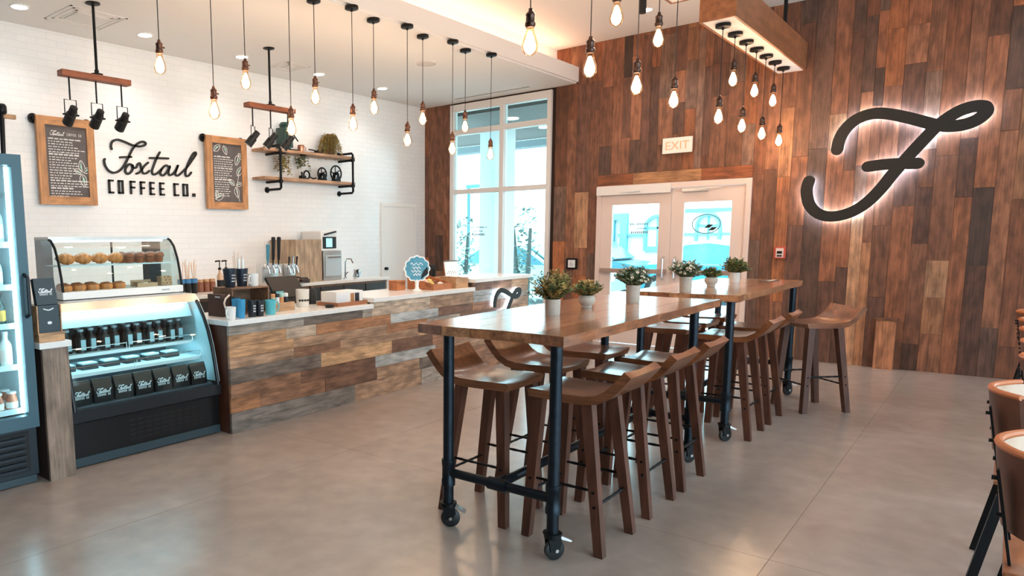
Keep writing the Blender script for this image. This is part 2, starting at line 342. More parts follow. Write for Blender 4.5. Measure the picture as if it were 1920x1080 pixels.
# double glazed doors
dr = thing('door_1', None, None, (WX, (DY0+DY1)/2, 0)); dr['kind'] = 'structure'
DOORP = mat('door paint', (222, 200, 190), .4)
bars(MB(), [(DY0, DY0+.06, 0, DZ), (DY1-.06, DY1, 0, DZ), (DY0+.06, DY1-.06, DZ-.07, DZ)]).build('door_frame', DOORP, dr, off=dr.location)
MB().box(WX-.07, WX-.03, 3.34, DY1-.01, DZ-.13, DZ-.015).build('closer_cover', ALU, dr, off=dr.location)
ym = 3.335
for ya, yb in ((DY0+.062, ym-.004), (ym+.004, DY1-.062)):
    lf = MB(); st = .155; top = DZ-.075
    for a, b, c, d in ((ya, ya+st, .01, top), (yb-st, yb, .01, top), (ya+st, yb-st, top-.19, top), (ya+st, yb-st, .01, .28)): lf.box(WX-.005, WX+.045, a, b, c, d)
    leaf = lf.build('door_leaf', DOORP, dr, off=dr.location)
    MB().box(WX+.018, WX+.024, ya+st, yb-st, .28, top-.19).build('pane', GLASS, leaf, off=dr.location)
    MB().box(WX-.06, WX-.02, ya+.03, yb-.03, 1.0, 1.06).box(WX-.02, WX, ya+.05, ya+.1, 1.0, 1.06).box(WX-.02, WX, yb-.1, yb-.05, 1.0, 1.06).build('push_bar', mat('bronze bar', (176, 150, 140), .4, .4), leaf, off=dr.location)
    s = 1 if ya > 3 else -1
    MB().tube([(WX-.005, ym+s*.075, .92), (WX-.05, ym+s*.075, .95), (WX-.05, ym+s*.075, 1.2), (WX-.005, ym+s*.075, 1.23)], .014).build('pull_handle', CHROME, leaf, off=dr.location)
    yc = yb-.35 if s < 0 else yb-.28
    MB().box(WX-.05, WX-.005, yc-.1, yc+.22, top-.06, top-.012, bev=.008).bar((WX-.06, yc, top-.03), (WX-.09, yc-.28, top-.02), .02, .012).build('door_closer', mat('closer', (205, 205, 205), .35, .6), leaf, off=dr.location)
# plain white service door in the brick wall
d2 = thing('door_2', None, None, (9.06, WY, 0)); d2['kind'] = 'structure'
MB().box(8.60, 8.66, WY-.02, WY-.001, 0, 2.08).box(9.44, 9.50, WY-.02, WY-.001, 0, 2.08).box(8.66, 9.44, WY-.02, WY-.001, 2.02, 2.08).build('door_frame', WHITE, d2, off=d2.location)
MB().box(8.665, 9.435, WY-.012, WY-.001, .01, 2.015).build('door_leaf', WHITE, d2, off=d2.location)
MB().cyl((8.70, WY-.06, 1.03), (8.70, WY-.01, 1.03), .025, 12).build('door_handle', BLACK, d2, off=d2.location)

# ================================================================== CEILING FITTINGS
VENT = mat('vent paint', (226, 222, 219), .6); LAMP = mat('downlight lens', (255, 250, 240), .5, emit=9, ecol=(255, 244, 228))
def downlight(x, y, z, label, grp, power=26):
    t = thing('recessed_downlight', label, 'ceiling light', (x, y, z), group=grp)
    MB().lathe([(.088, 0), (.088, -.006), (.07, -.01), (.068, -.002)], n=20, cap=False).build('trim_ring', WHITE, t, True)
    MB().lathe([(.069, -.004), (.001, -.0045)], n=20, cap=False).build('lens', LAMP, t)
    ld = bpy.data.lights.new('downlight_lamp', 'SPOT'); ld.energy = power; ld.spot_size = 2.3; ld.spot_blend = .7; ld.shadow_soft_size = .06; ld.color = (1, .97, .93)
    lo = bpy.data.objects.new('downlight_lamp', ld); COL.objects.link(lo); lo.parent = t; lo.location = (0, 0, -.03)
for i, x in enumerate((2.914, 4.195, 5.47, 6.74, 8.016)):
    downlight(x, 6.86, ZL, ['recessed downlight nearest the left edge above the tall fridge', 'recessed downlight above the script wall lettering', 'recessed downlight above the smaller menu board', 'recessed downlight above the pipe shelf', 'recessed downlight close to the far end of the brick wall'][i], 'downlights along the brick wall', 8)
for i, (x, y) in enumerate(((3.2, 3.6), (6.2, 3.6), (8.8, 3.4), (3.2, .2), (6.2, .2), (8.8, -.2))):
    downlight(x, y, ZH, ['recessed downlight in the upper ceiling above the near end of the counter', 'recessed downlight in the upper ceiling before the middle of the counter', 'recessed downlight in the upper ceiling near the glass doors', 'recessed downlight in the upper ceiling over the nearest chairs', 'recessed downlight in the upper ceiling over the chair row', 'recessed downlight in the upper ceiling before the large F'][i], 'downlights in the upper ceiling', 26)
def vent(x0, x1, y0, y1, label):
    t = thing('ceiling_vent', label, 'vent', ((x0+x1)/2, (y0+y1)/2, ZL)); o = t.location
    m = MB()
    for a in (0, .05, .1):
        m.box(x0+a, x1-a, y0+a, y0+a+.02, ZL-.006+a*.03, ZL).box(x0+a, x1-a, y1-a-.02, y1-a, ZL-.006+a*.03, ZL).box(x0+a, x0+a+.02, y0+a, y1-a, ZL-.006+a*.03, ZL).box(x1-a-.02, x1-a, y0+a, y1-a, ZL-.006+a*.03, ZL)
    m.build('louver', VENT, t, off=o)
    MB().box(x0+.13, x1-.13, y0+.13, y1-.13, ZL-.01, ZL).build('centre_panel', VENT, t, off=o)
vent(3.22, 3.79, 6.49, 7.04, 'square white ceiling diffuser above the larger menu board')
vent(6.02, 6.40, 6.66, 7.05, 'square white ceiling diffuser behind the second spotlight bar')
t = thing('slot_diffuser', 'long slot diffuser in the low ceiling before the tall window', 'vent', (9.45, 5.95, ZL)); o = t.location
MB().box(9.40, 9.42, 5.3, 6.6, ZL-.006, ZL).box(9.48, 9.5, 5.3, 6.6, ZL-.006, ZL).build('rim', VENT, t, off=o); MB().box(9.42, 9.48, 5.3, 6.6, ZL-.003, ZL).build('slot', mat('slot shade', (150, 150, 150), .8), t, off=o)
t = thing('ceiling_speaker', 'round flat white speaker in the low ceiling', 'speaker', (7.29, 5.51, ZL))
MB().lathe([(.13, 0), (.13, -.008), (.118, -.012)], n=24, cap=False).build('rim', VENT, t, True); MB().lathe([(.118, -.009), (.001, -.009)], n=24, cap=False).build('grille', mat('speaker cloth', (214, 206, 200), .8), t)
p = PZ(1205, 25, 3.93)
t = thing('ceiling_spotlight', 'black cylinder spotlight under the upper ceiling between the hanging bulbs', 'spotlight', (p.x, p.y, ZH))
MB().cyl((0, 0, -.25), (0, 0, -.01), .036, 16).build('can', MATT, t, True); MB().cyl((0, 0, -.012), (0, 0, 0), .05, 16).build('base_plate', MATT, t)
MB().cyl((0, 0, -.252), (0, 0, -.249), .03, 16).build('lens', mat('dark lens', (60, 60, 62), .2), t)

# ================================================================== STOOLS
def make_stool():
    t = thing('bar_stool', 'x', 'stool')
    # one bent board: flat seat that sweeps up into a low back (local +y is the back)
    prof = [(-.21, .768), (-.195, .773), (-.1, .771), (0, .768), (.09, .769), (.145, .779), (.188, .803), (.224, .838), (.256, .876), (.281, .909)]
    th = .042; up = []; lo = []
    for i, (y, z) in enumerate(prof):
        a = prof[max(i-1, 0)]; b = prof[min(i+1, len(prof)-1)]; d = Vector((b[0]-a[0], b[1]-a[1])).normalized(); n = Vector((-d.y, d.x))
        up.append((y, z)); lo.append((y-n.x*th, z-n.y*th))
    xs = [-.19, -.185, -.12, 0, .12, .185, .19]; dip = [.004, 0, -.006, -.012, -.006, 0, .004]
    vs = []; fs = []; n = len(prof)
    for side, pr in ((0, up), (1, lo)):
        for xi, x in enumerate(xs):
            for y, z in pr: vs.append((x, y, z+(dip[xi] if side == 0 else 0)-(.004 if side == 0 and xi in (0, 6) else 0)))
    m = len(xs)
    for xi in range(m-1):
        for k in range(n-1):
            a = xi*n+k; fs.append((a, a+n, a+n+1, a+1)); b = m*n+a; fs.append((b, b+1, b+n+1, b+n))
    for xi, flip in ((0, 0), (m-1, 1)):
        for k in range(n-1):
            a = xi*n+k; b = m*n+a; f = (a, a+1, b+1, b); fs.append(f[::-1] if flip else f)
    for k in (0, n-1):
        for xi in range(m-1):
            a = xi*n+k; b = m*n+a; f = (a, b, b+n, a+n); fs.append(f if k == 0 else f[::-1])
    o = MB().add(vs, fs).build('seat', SEATWOOD, t, True); fix_normals(o)
    top = {(-1, -1): (-.15, -.155), (1, -1): (.15, -.155), (-1, 1): (-.15, .10), (1, 1): (.15, .10)}
    bot = {k: (k[0]*.185, -.195 if k[1] < 0 else .195) for k in top}
    def at(k, z): f = z/.727; return Vector((bot[k][0]+(top[k][0]-bot[k][0])*f, bot[k][1]+(top[k][1]-bot[k][1])*f, z))
    for k in top:
        b, p = at(k, 0), at(k, .731); vs = []
        for q, wd in ((b, .044), (p, .054)):
            for sx, sy in ((-1, -1), (1, -1), (1, 1), (-1, 1)): vs.append(q+Vector((sx*wd/2, sy*wd/2, 0)))
        lg = MB().add(vs, [(3, 2, 1, 0), (4, 5, 6, 7), (0, 1, 5, 4), (1, 2, 6, 5), (2, 3, 7, 6), (3, 0, 4, 7)]).build('leg', LEGWOOD, t)
        for z in (.24, .31): q = at(k, z); MB().cyl(q+Vector((k[0]*.02, 0, 0)), q+Vector((k[0]*.026, 0, 0)), .008, 8).build('bolt', BLACK, lg)
    for a, b, z in (((-1, -1), (1, -1), .24), ((-1, 1), (1, 1), .24), ((-1, -1), (-1, 1), .31), ((1, -1), (1, 1), .31)):
        p, q = at(a, z), at(b, z); pts = [p.lerp(q, i/10) for i in range(11)]
        MB().tube(pts, [.0065 if i % 2 else .0085 for i in range(11)], 8).build('stretcher', BLACK, t, True)
    return t
ST = make_stool(); _first = [True]
def stool(x, y, deg, label, grp):
    rz = math.radians(deg)
    if _first[0]:
        _first[0] = False; o = ST; o.location = (x, y, 0); o.rotation_euler = (0, 0, rz); o['label'] = label; o['group'] = grp
    else: o = dup(ST, (x, y, 0), rz, label, grp)
    return o
g1, g2 = 'stools at the near pipe-leg table', 'stools at the far pipe-leg table'
stool(3.315, 1.525, 180, 'nearest wooden bar stool, its back to the open floor beside the front table leg', g1)
stool(3.93, 1.53, 180, 'middle wooden bar stool on the open-floor side of the near table', g1)
stool(4.475, 1.53, 180, 'third wooden bar stool on the open-floor side of the near table', g1)
stool(3.32, 2.055, 0, 'wooden bar stool on the counter side of the near table, beside its front leg', g1)
stool(3.92, 2.06, 0, 'second wooden bar stool on the counter side of the near table', g1)
stool(4.53, 2.055, 0, 'third wooden bar stool on the counter side of the near table', g1)
stool(5.87, 1.512, 180, 'wooden bar stool on the open-floor side of the far table, next to its front caster', g2)
stool(6.47, 1.512, 180, 'second wooden bar stool on the open-floor side of the far table', g2)
stool(6.05, 2.05, 0, 'wooden bar stool nearest the near table on the counter side of the far table', g2)
stool(6.55, 2.05, 0, 'middle wooden bar stool on the counter side of the far table', g2)
stool(7.08, 2.05, 0, 'wooden bar stool nearest the doors on the counter side of the far table', g2)
stool(7.12, 1.185, -43-90, 'wooden bar stool turned askew and standing apart at the end of the far table', g2)

# ================================================================== TABLES
TAN = [(172, 114, 78), (186, 126, 88), (158, 100, 68), (194, 138, 100)]
def table(name, label, x0, x1, y0, y1, zt, lx, ly):
    t = thing(name, label, 'table', ((x0+x1)/2, (y0+y1)/2, 0), group='pipe-leg tables on casters'); o = t.location
    n = 5; wd = (y1-y0)/n
    for i in range(n):
        a, b = y0+i*wd, y0+(i+1)*wd
        bm = MB(); seg = 14; vs = []; rr = random.Random(i*7+int(x0*10)); amp = .006
        ea = [rr.uniform(-amp, amp) for _ in range(seg+1)] if i == 0 else [0]*(seg+1); eb = [rr.uniform(-amp, amp) for _ in range(seg+1)] if i == n-1 else [0]*(seg+1)
        for k in range(seg+1):
            x = x0+(x1-x0)*k/seg; e0 = (.0015 if i else ea[k]); e1 = (-.0015 if i < n-1 else eb[k]); wv = lambda q: .016*math.sin(8.5*q+x0)*(-1 if k == 0 else 1 if k == seg else 0)
            for yy, zz in ((a+e0, zt-.048), (b+e1, zt-.048), (b+e1, zt), (a+e0, zt)): vs.append((x+wv(yy), yy, zz))
        fs = [(3, 2, 1, 0), (seg*4, seg*4+1, seg*4+2, seg*4+3)]
        for k in range(seg):
            for j in range(4): fs.append((k*4+j, k*4+(j+1) % 4, k*4+4+(j+1) % 4, k*4+4+j))
        ob = bm.add(vs, fs).build('table_board', TABLEWOOD, t, off=o, origin=((x0+x1)/2, (a+b)/2, zt)); fix_normals(ob); ob.color = lin(TAN[(i*3+int(x0)) % 4])+(1,)
    zr = .30; ym = (ly[0]+ly[1])/2
    for x in lx:
        for y in ly:
            lg = MB().cyl((x, y, .135), (x, y, zt-.048), .028, 18).lathe([(.03, 0), (.036, 0), (.036, .03), (.033, .035), (.033, .105), (.036, .11), (.036, .14), (.03, .14)], (x, y, zr-.07), 18).build('leg', PIPE, t, True, off=o)
            MB().lathe([(.044, zt-.0545), (.044, zt-.0495), (.038, zt-.049)], (x, y, 0), 18).build('flange', PIPE, lg, True, off=o)
            # locking caster
            a = math.radians(-55 if y > ym else -30); c, s = math.cos(a), math.sin(a); R = Matrix.Translation((x, y, 0)) @ Matrix.Rotation(a, 4, 'Z')
            cs = MB().lathe([(.045, .128), (.045, .136), (.03, .136)], (x, y, 0), 16).lathe([(.03, .105), (.04, .112), (.04, .128)], (x, y, 0), 16)
            for yy in (-.02, .02): cs.prism([R @ Vector(q) for q in ((-.02, yy-.003, .045), (.02, yy-.003, .04), (.04, yy-.003, .08), (.035, yy-.003, .112), (-.03, yy-.003, .112))], R.to_3x3() @ Vector((0, .006, 0)))
            cs = cs.build('caster', BLACK, t, False, off=o)
            wp = R @ Vector((.012, 0, .05)); ax = R.to_3x3() @ Vector((0, 1, 0))
            MB().tube([wp-ax*.014, wp-ax*.01, wp+ax*.01, wp+ax*.014], [.042, .05, .05, .042], 20).build('wheel', mat('caster rubber', (24, 25, 27), .45), cs, True, off=o)
            MB().tube([wp-ax*.027, wp+ax*.027], .009, 10).build('axle', STEEL, cs, True, off=o)
            MB().prism([R @ Vector(q) for q in ((.03, -.02, .105), (.085, -.026, .085), (.095, -.026, .09), (.04, -.02, .118))], R.to_3x3() @ Vector((0, .046, 0))).build('brake_lever', STEEL, cs, False, off=o)
    for x in lx:
        MB().tube([(x, ly[0], zr), (x, ly[1], zr)], .024, 14).lathe([(.033, -.05), (.033, .05)], (x, ym, zr), 14, axis=1).build('cross_rail', PIPE, t, True, off=o)
    MB().tube([(lx[0], ym, zr), (lx[1], ym, zr)], .024, 14).lathe([(.032, lx[0]), (.032, lx[0]+.07)], (0, ym, zr), 14, axis=0).lathe([(.032, lx[1]-.07), (.032, lx[1])], (0, ym, zr), 14, axis=0).build('long_rail', PIPE, t, True, off=o)
    return t
T1Z, T2Z = 1.082, 1.09
table('high_table', 'near wooden high table with black pipe legs on casters, three plant pots on it', 2.90, 5.20, 1.425, 2.255, T1Z, (2.955, 4.88), (1.49, 2.09))
table('high_table', 'far wooden high table with black pipe legs, close to the glass doors', 5.50, 7.62, 1.385, 2.19, T2Z, (5.555, 7.56), (1.45, 2.09))

# ================================================================== POTTED PLANTS
def leaf_quad(mb, p, d, l, wd, up):
    d = Vector(d).normalized(); a = d.cross(Vector(up)).normalized()*wd/2; n = a.cross(d).normalized()
    mb.add([p, p+d*l*.5+a+n*l*.08, p+d*l, p+d*l*.5-a+n*l*.08], [(0, 1, 2, 3)])
GREENS = {'olive green leaves': (140, 136, 80), 'deep green leaves': (84, 106, 70), 'grey green leaves': (128, 148, 124), 'golden leaves': (182, 150, 86)}
for k, c in GREENS.items(): mat(k, c, .6, vary=.35, vscale=60)
def plant(name, label, loc, pot, h, spread, cols, nst, flowers, seed, potcol, lw=.011, grp='potted plants on the high tables'):
    rr = random.Random(seed); t = thing(name, label, 'plant', loc, group=grp)
    if pot == 'cyl': pr = [(.001, 0), (.040, 0), (.0415, .012), (.043, .085), (.0435, .088), (.040, .088), (.039, .075)]; ph = .078; prr = .036
    elif pot == 'tall': pr = [(.001, 0), (.040, 0), (.042, .004), (.044, .1), (.047, .1), (.047, .118), (.043, .118), (.042, .105)]; ph = .105; prr = .038
    else: pr = [(.001, 0), (.03, 0), (.033, .006), (.03, .014), (.045, .03), (.052, .05), (.048, .07), (.04, .078), (.036, .078), (.036, .07)]; ph = .07; prr = .034
    MB().lathe(pr, n=26, cap=False).build('pot', mat('pot '+potcol, {'pale': (186, 172, 158), 'white': (214, 206, 198)}[potcol], .75, vary=.08, vscale=50, bump=.2), t, True)
    MB().lathe([(prr, ph-.006), (.001, ph-.002)], n=20, cap=False).build('soil', mat('soil', (56, 42, 34), .95, vary=.3, vscale=90), t)
    stems = MB(); lf = [MB() for _ in cols]; fl = MB(); fc = MB()
    for i in range(nst):
        a = rr.uniform(0, 6.283); q = math.sqrt(rr.random()); ht = h*rr.uniform(.35, 1.0)*(1-.45*q**3); r0 = q*prr*.7; r1 = q*spread*rr.uniform(.75, 1)
        p0 = Vector((r0*math.cos(a), r0*math.sin(a), ph)); p1 = Vector((r1*math.cos(a), r1*math.sin(a), ph+ht)); mid = p0.lerp(p1, .5)+Vector((0, 0, ht*.12))
        stems.tube([p0, mid, p1], [.0016, .0013, .0008], 4, False); m = rr.randrange(len(cols))
        for k in range(9):
            f = .25+.75*k/8; p = p0.lerp(mid, f*2) if f < .5 else mid.lerp(p1, f*2-1)
            for s in (0, 1):
                b = rr.uniform(0, 6.283); leaf_quad(lf[m], p, (math.cos(b), math.sin(b), rr.uniform(.1, .9)), lw*rr.uniform(1.6, 2.6), lw, (rr.uniform(-.3, .3), rr.uniform(-.3, .3), 1))
        if flowers and rr.random() < flowers:
            fl_c = p1+Vector((0, 0, .004)); nrm = Vector((math.cos(a)*.7, math.sin(a)*.7, .7)).normalized(); u = nrm.orthogonal().normalized(); v = nrm.cross(u)
            for k in range(7): tt = k*.8976; leaf_quad(fl, fl_c, u*math.cos(tt)+v*math.sin(tt)+nrm*.15, .012, .009, nrm)
            fc.lathe([(.001, -.002), (.005, 0), (.003, .004), (.001, .005)], fl_c, 6, cap=False)
    stems.build('stem', mat('plant stem', (84, 84, 50), .7), t)['kind'] = 'stuff'
    for mcol, mb in zip(cols, lf):
        if mb.v: mb.build('foliage', MATS[mcol], t)['kind'] = 'stuff'
    if flowers:
        fl.build('flower', mat('petal', (236, 222, 204), .7), t)['kind'] = 'stuff'; fc.build('flower_centre', mat('flower centre', (150, 110, 80), .8), t)['kind'] = 'stuff'
    return t
plant('potted_plant', 'tall golden-green herb in a straight pale pot at the front of the near table', (3.70, 1.897, T1Z), 'cyl', .175, .145, ['olive green leaves', 'golden leaves', 'deep green leaves'], 150, 0, 1, 'pale', .011)
plant('potted_plant', 'low olive plant in a rounded bowl pot, middle of the near table', (4.15, 1.90, T1Z), 'bowl', .10, .105, ['olive green leaves', 'deep green leaves', 'golden leaves'], 90, 0, 2, 'pale', .013)
plant('potted_plant', 'cream-flowered plant in a straight pot at the far end of the near table', (4.647, 1.81, T1Z), 'tall', .145, .135, ['grey green leaves', 'deep green leaves'], 130, .6, 3, 'pale', .013)
plant('potted_plant', 'pinkish flowering plant in a straight pot at the front of the far table', (5.62, 1.79, T2Z), 'tall', .135, .14, ['grey green leaves', 'deep green leaves'], 130, .6, 4, 'pale', .013)
plant('potted_plant', 'small dark green plant in a rounded bowl pot, middle of the far table', (6.34, 1.817, T2Z), 'bowl', .09, .095, ['deep green leaves', 'olive green leaves'], 90, 0, 5, 'pale', .013)
plant('potted_plant', 'bushy green plant in a white pot at the back of the far table', (7.01, 1.811, T2Z), 'cyl', .145, .13, ['deep green leaves', 'olive green leaves'], 120, 0, 6, 'white', .015)
t = thing('menu_card', 'flat dark card lying near the far end of the far table', 'card', (7.36, 1.61, T2Z)); MB().box(-.15, .15, -.05, .05, 0, .004).build('card', mat('dark card', (60, 48, 46), .5), t); MB().box(-.13, .13, -.035, -.005, .004, .005).build('print', mat('card print', (200, 190, 185), .6), t)

# ================================================================== SERVICE COUNTER
CY0 = 4.42
cnt = thing('service_counter', 'long service counter clad in mixed reclaimed horizontal boards, stepped in height', 'counter', (5.6, 4.75, 0)); co = cnt.location
core = MB().box(3.33, 4.985, CY0+.02, 5.05, 0, .862).box(4.985, 6.715, CY0+.02, 5.05, 0, .918).box(6.715, 7.93, CY0+.02, 5.05, 0, 1.01)
core.build('carcass', mat('carcass', (60, 46, 38), .9), cnt, off=co)
ep = MB().prism([(3.305, CY0+.02, 0), (3.305, 5.05, 0), (3.305, 5.05, .862), (3.305, CY0+.02, .862)], (.025, 0, 0)).build('end_panel', LEGWOOD, cnt, off=co)
G = {'grey': (176, 164, 152), 'blue': (186, 188, 186), 'black': (138, 128, 120), 'tan': (202, 156, 116), 'light': (222, 178, 134), 'brown': (164, 120, 92), 'dark': (132, 96, 76), 'orange': (182, 128, 90), 'taupe': (184, 148, 120), 'pale': (216, 192, 168), 'dgrey': (128, 114, 104)}
ROWS = [(0, .165, [(4.74, 'black'), (5.75, 'taupe'), (6.6, 'grey'), (7.3, 'brown'), (7.95, 'taupe')]),
        (.165, .285, [(3.6, 'orange'), (4.35, 'brown'), (5.05, 'dark'), (5.72, 'taupe'), (6.5, 'dgrey'), (7.95, 'brown')]),
        (.285, .395, [(4.05, 'brown'), (5.03, 'dark'), (6.0, 'blue'), (6.25, 'brown'), (7.2, 'taupe'), (7.95, 'grey')]),
        (.395, .52, [(4.3, 'dgrey'), (5.28, 'light'), (5.95, 'dark'), (6.55, 'brown'), (7.3, 'tan'), (7.95, 'taupe')]),
        (.52, .605, [(3.98, 'taupe'), (4.55, 'brown'), (5.7, 'taupe'), (6.9, 'light'), (7.95, 'brown')]),
        (.605, .69, [(3.98, 'tan'), (5.2, 'taupe'), (5.85, 'orange'), (6.45, 'grey'), (7.3, 'dark'), (7.95, 'tan')]),
        (.69, .785, [(3.9, 'tan'), (4.25, 'pale'), (5.26, 'orange'), (6.05, 'blue'), (6.7, 'dark'), (7.3, 'brown'), (7.95, 'taupe')]),
        (.785, .862, [(4.1, 'grey'), (4.85, 'dgrey'), (4.985, 'grey'), (5.9, 'pale'), (6.715, 'taupe'), (7.2, 'blue'), (7.95, 'grey')]),
        (.862, .918, [(5.9, 'pale'), (6.715, 'taupe'), (7.2, 'blue'), (7.95, 'taupe')]),
        (.918, 1.01, [(7.1, 'dark'), (7.55, 'brown'), (7.95, 'tan')])]
for ri, (z0, z1, seg) in enumerate(ROWS):
    x = 3.305 if z0 < .86 else 4.985 if z0 < .91 else 6.715
    for k, (x1, c) in enumerate(seg):
        rr = random.Random(ri*31+k); t_ = rr.uniform(0, .006)
        o = MB().box(x+.001, x1-.001, CY0-t_, CY0+.022, z0+.001, z1-.001).build('board', BARWOOD, cnt, off=co, origin=((x+x1)/2, CY0, (z0+z1)/2)); q = rr.uniform(.92, 1.1); o.color = tuple(v*q for v in lin(G[c]))+(1,); x = x1
# far end of the counter
for ri, (z0, z1, c) in enumerate(((0, .165, 'taupe'), (.165, .395, 'brown'), (.395, .605, 'tan'), (.605, .785, 'dark'), (.785, 1.01, 'taupe'))):
    o = MB().box(7.93, 7.95, CY0+.023, 5.05, z0+.001, z1-.001).build('end_board', BARWOOD, cnt, off=co, origin=(7.94, 4.7, (z0+z1)/2)); o.color = lin(G[c])+(1,)
def top(name, x0, x1, z0, z1, y0, y1, label):
    return tag(MB().box(x0, x1, y0, y1, z0, z1, bev=.004).build(name, QUARTZ), label, 'countertop', 'white counter tops')
top('countertop', 3.285, 4.984, .863, .905, CY0-.03, 5.08, 'white quartz top on the lowest step of the counter, next to the curved display case')
top('countertop', 4.986, 6.714, .919, .962, CY0-.03, 5.08, 'white quartz top on the middle step of the counter, under the round blue sign')
top('countertop', 6.716, 7.98, 1.011, 1.053, CY0-.03, 5.08, 'white quartz top on the highest step at the far end of the counter')
# back counter along the brick wall
bk = thing('back_counter', 'back counter with wood-clad front along the white brick wall', 'counter', (5.4, 7.0, 0)); bo = bk.location
MB().box(2.2, 5.2, 6.26, WY-.005, 0, .908).box(5.2, 7.98, 6.77, WY-.005, 0, .908).build('carcass', wood('back bar boards', 0, (150, 116, 92), .6, .4), bk, off=bo)
for k in range(6):
    x0 = 5.25+k*.45; MB().box(x0, x0+.43, 6.752, 6.77, .1, .88).build('door', mat('dark cupboard', (42, 34, 30), .5), bk, off=bo)
for k in range(5):
    x0 = 2.3+k*.57; MB().box(x0, x0+.55, 6.242, 6.26, .1, .88).build('door', MATS['dark cupboard'], bk, off=bo)
tag(MB().box(2.19, 5.2, 6.22, WY-.004, .91, .95, bev=.004).box(5.2, 8.0, 6.735, WY-.004, .91, .95, bev=.004).build('countertop', QUARTZ), 'white quartz top of the back counter under the beer taps', 'countertop', 'white counter tops')

# ================================================================== HANGING BULBS
BULBGLOW = mat('glowing filament', (255, 226, 190), .5, emit=64, ecol=(255, 230, 204))
AMBER = glass('amber bulb glass', (255, 234, 208), .35, 1.4)
_pm = {}
def pendant(x, y, ztop, zbulb, label, grp, sock=COPPER):
    """zbulb: height of the bulb's lowest point"""
    t = thing('pendant_lamp', label, 'pendant light', (x, y, ztop), group=grp); d = zbulb-ztop
    def share(name, key, fn, m, loc, par=None):
        if key not in _pm: o = fn().build(name, m, par or t, True); _pm[key] = o.data
        else: o = bpy.data.objects.new(name, _pm[key]); COL.objects.link(o); o.parent = par or t
        o.location = loc; return o
    share('canopy', 'can', lambda: MB().lathe([(.001, 0), (.062, 0), (.064, -.004), (.064, -.026), (.058, -.03), (.012, -.031), (.01, -.05), (.001, -.05)], n=22, cap=False), BLACK, (0, 0, 0))
    MB().cyl((0, 0, d+.24), (0, 0, -.05), .0035, 6).build('cord', MATT, t)
    s = share('socket', 'sock'+sock.name, lambda: MB().lathe([(.004, .105), (.011, .1), (.013, .085), (.024, .075), (.027, .068), (.024, .062), (.025, .03), (.029, .026), (.03, .012), (.026, .006), (.024, 0), (.001, 0)], n=16, cap=False), sock, (0, 0, d+.15))
    share('key_switch', 'key', lambda: MB().cyl((.024, 0, .05), (.045, 0, .05), .006, 8), sock, (0, 0, 0), s)
    share('bulb', 'bulb', lambda: MB().lathe([(.001, 0), (.012, .001), (.026, .008), (.038, .022), (.044, .042), (.044, .058), (.037, .085), (.027, .115), (.022, .135), (.021, .15)], n=20, cap=False), AMBER, (0, 0, d))
    share('filament', 'fil', lambda: MB().lathe([(.001, .022), (.018, .026), (.03, .04), (.032, .056), (.026, .08), (.016, .11), (.008, .13), (.001, .131)], n=14, cap=False), BULBGLOW, (0, 0, d))
    return t
_w = ['first', 'second', 'third', 'fourth', 'fifth', 'sixth', 'seventh', 'eighth', 'ninth', 'tenth', 'eleventh', 'twelfth']
LOW = [(3.05, 4.80, 2.762), (3.45, 4.69, 2.467), (3.86, 4.80, 2.767), (4.26, 4.69, 2.417), (4.665, 4.80, 2.748), (5.05, 4.69, 2.537), (5.48, 4.80, 2.753), (5.877, 4.69, 2.462), (6.28, 4.80, 2.733), (6.68, 4.69, 2.441), (7.09, 4.80, 2.738), (7.47, 4.69, 2.44)]
for i, (x, y, zb) in enumerate(LOW):
    pendant(x, y, ZL, zb, '%s bulb pendant from the left in the row above the counter, %s cord' % (_w[i], 'long' if i % 2 else 'short'), 'bulbs above the counter')
DROP = [2.52, 2.905]
UNDER = mat('beam underside', (236, 232, 230), .6)
def beam(x0, x1, label, glab, grp, xs, names):
    t = thing('pendant_beam', label, 'beam', ((x0+x1)/2, 2.04, 3.39), group='box beams over the high tables'); o = t.location; y0, y1, z0, z1 = 1.89, 2.19, 3.39, 3.70
    MB().box(x0, x1, y0, y0+.02, z0, z1).build('side_board', BEAMWOOD, t, off=o); MB().box(x0, x1, y1-.02, y1, z0, z1).build('side_board', BEAMWOOD, t, off=o)
    MB().box(x0, x0+.02, y0+.02, y1-.02, z0, z1).build('end_board', BEAMWOOD, t, off=o); MB().box(x1-.02, x1, y0+.02, y1-.02, z0, z1).build('end_board', BEAMWOOD, t, off=o)
    MB().box(x0+.02, x1-.02, y0+.02, y1-.02, z0+.004, z0+.02).build('underside', UNDER, t, off=o); MB().box(x0+.02, x1-.02, y0+.02, y1-.02, z1-.02, z1).build('top_board', BEAMWOOD, t, off=o)
    for x in (x0+.45, x1-.45): MB().cyl((x, 2.04, z1), (x, 2.04, ZH), .02, 12).build('hanger_rod', BLACK, t, True, off=o)
    for i, x in enumerate(xs):
        pendant(x, 2.045, 3.393, DROP[i % 2]+.006*math.sin(i*3), glab % names[i], grp, mat('dark bronze socket', (74, 56, 50), .3, .9))
beam(6.90, WX-.012, 'wood-veneered box beam with white underside hanging over the far table', '%s bulb pendant under the wooden box beam, counted from the camera end', 'bulbs over the far table', [7.10+.382*i for i in range(7)], _w)
beam(3.28, 6.19, 'wood-veneered box beam over the near table, only its far lower corner in view', 'bulb pendant over the near table, %s from the camera end', 'bulbs over the near table', [3.65+.38*i for i in range(7)], _w)

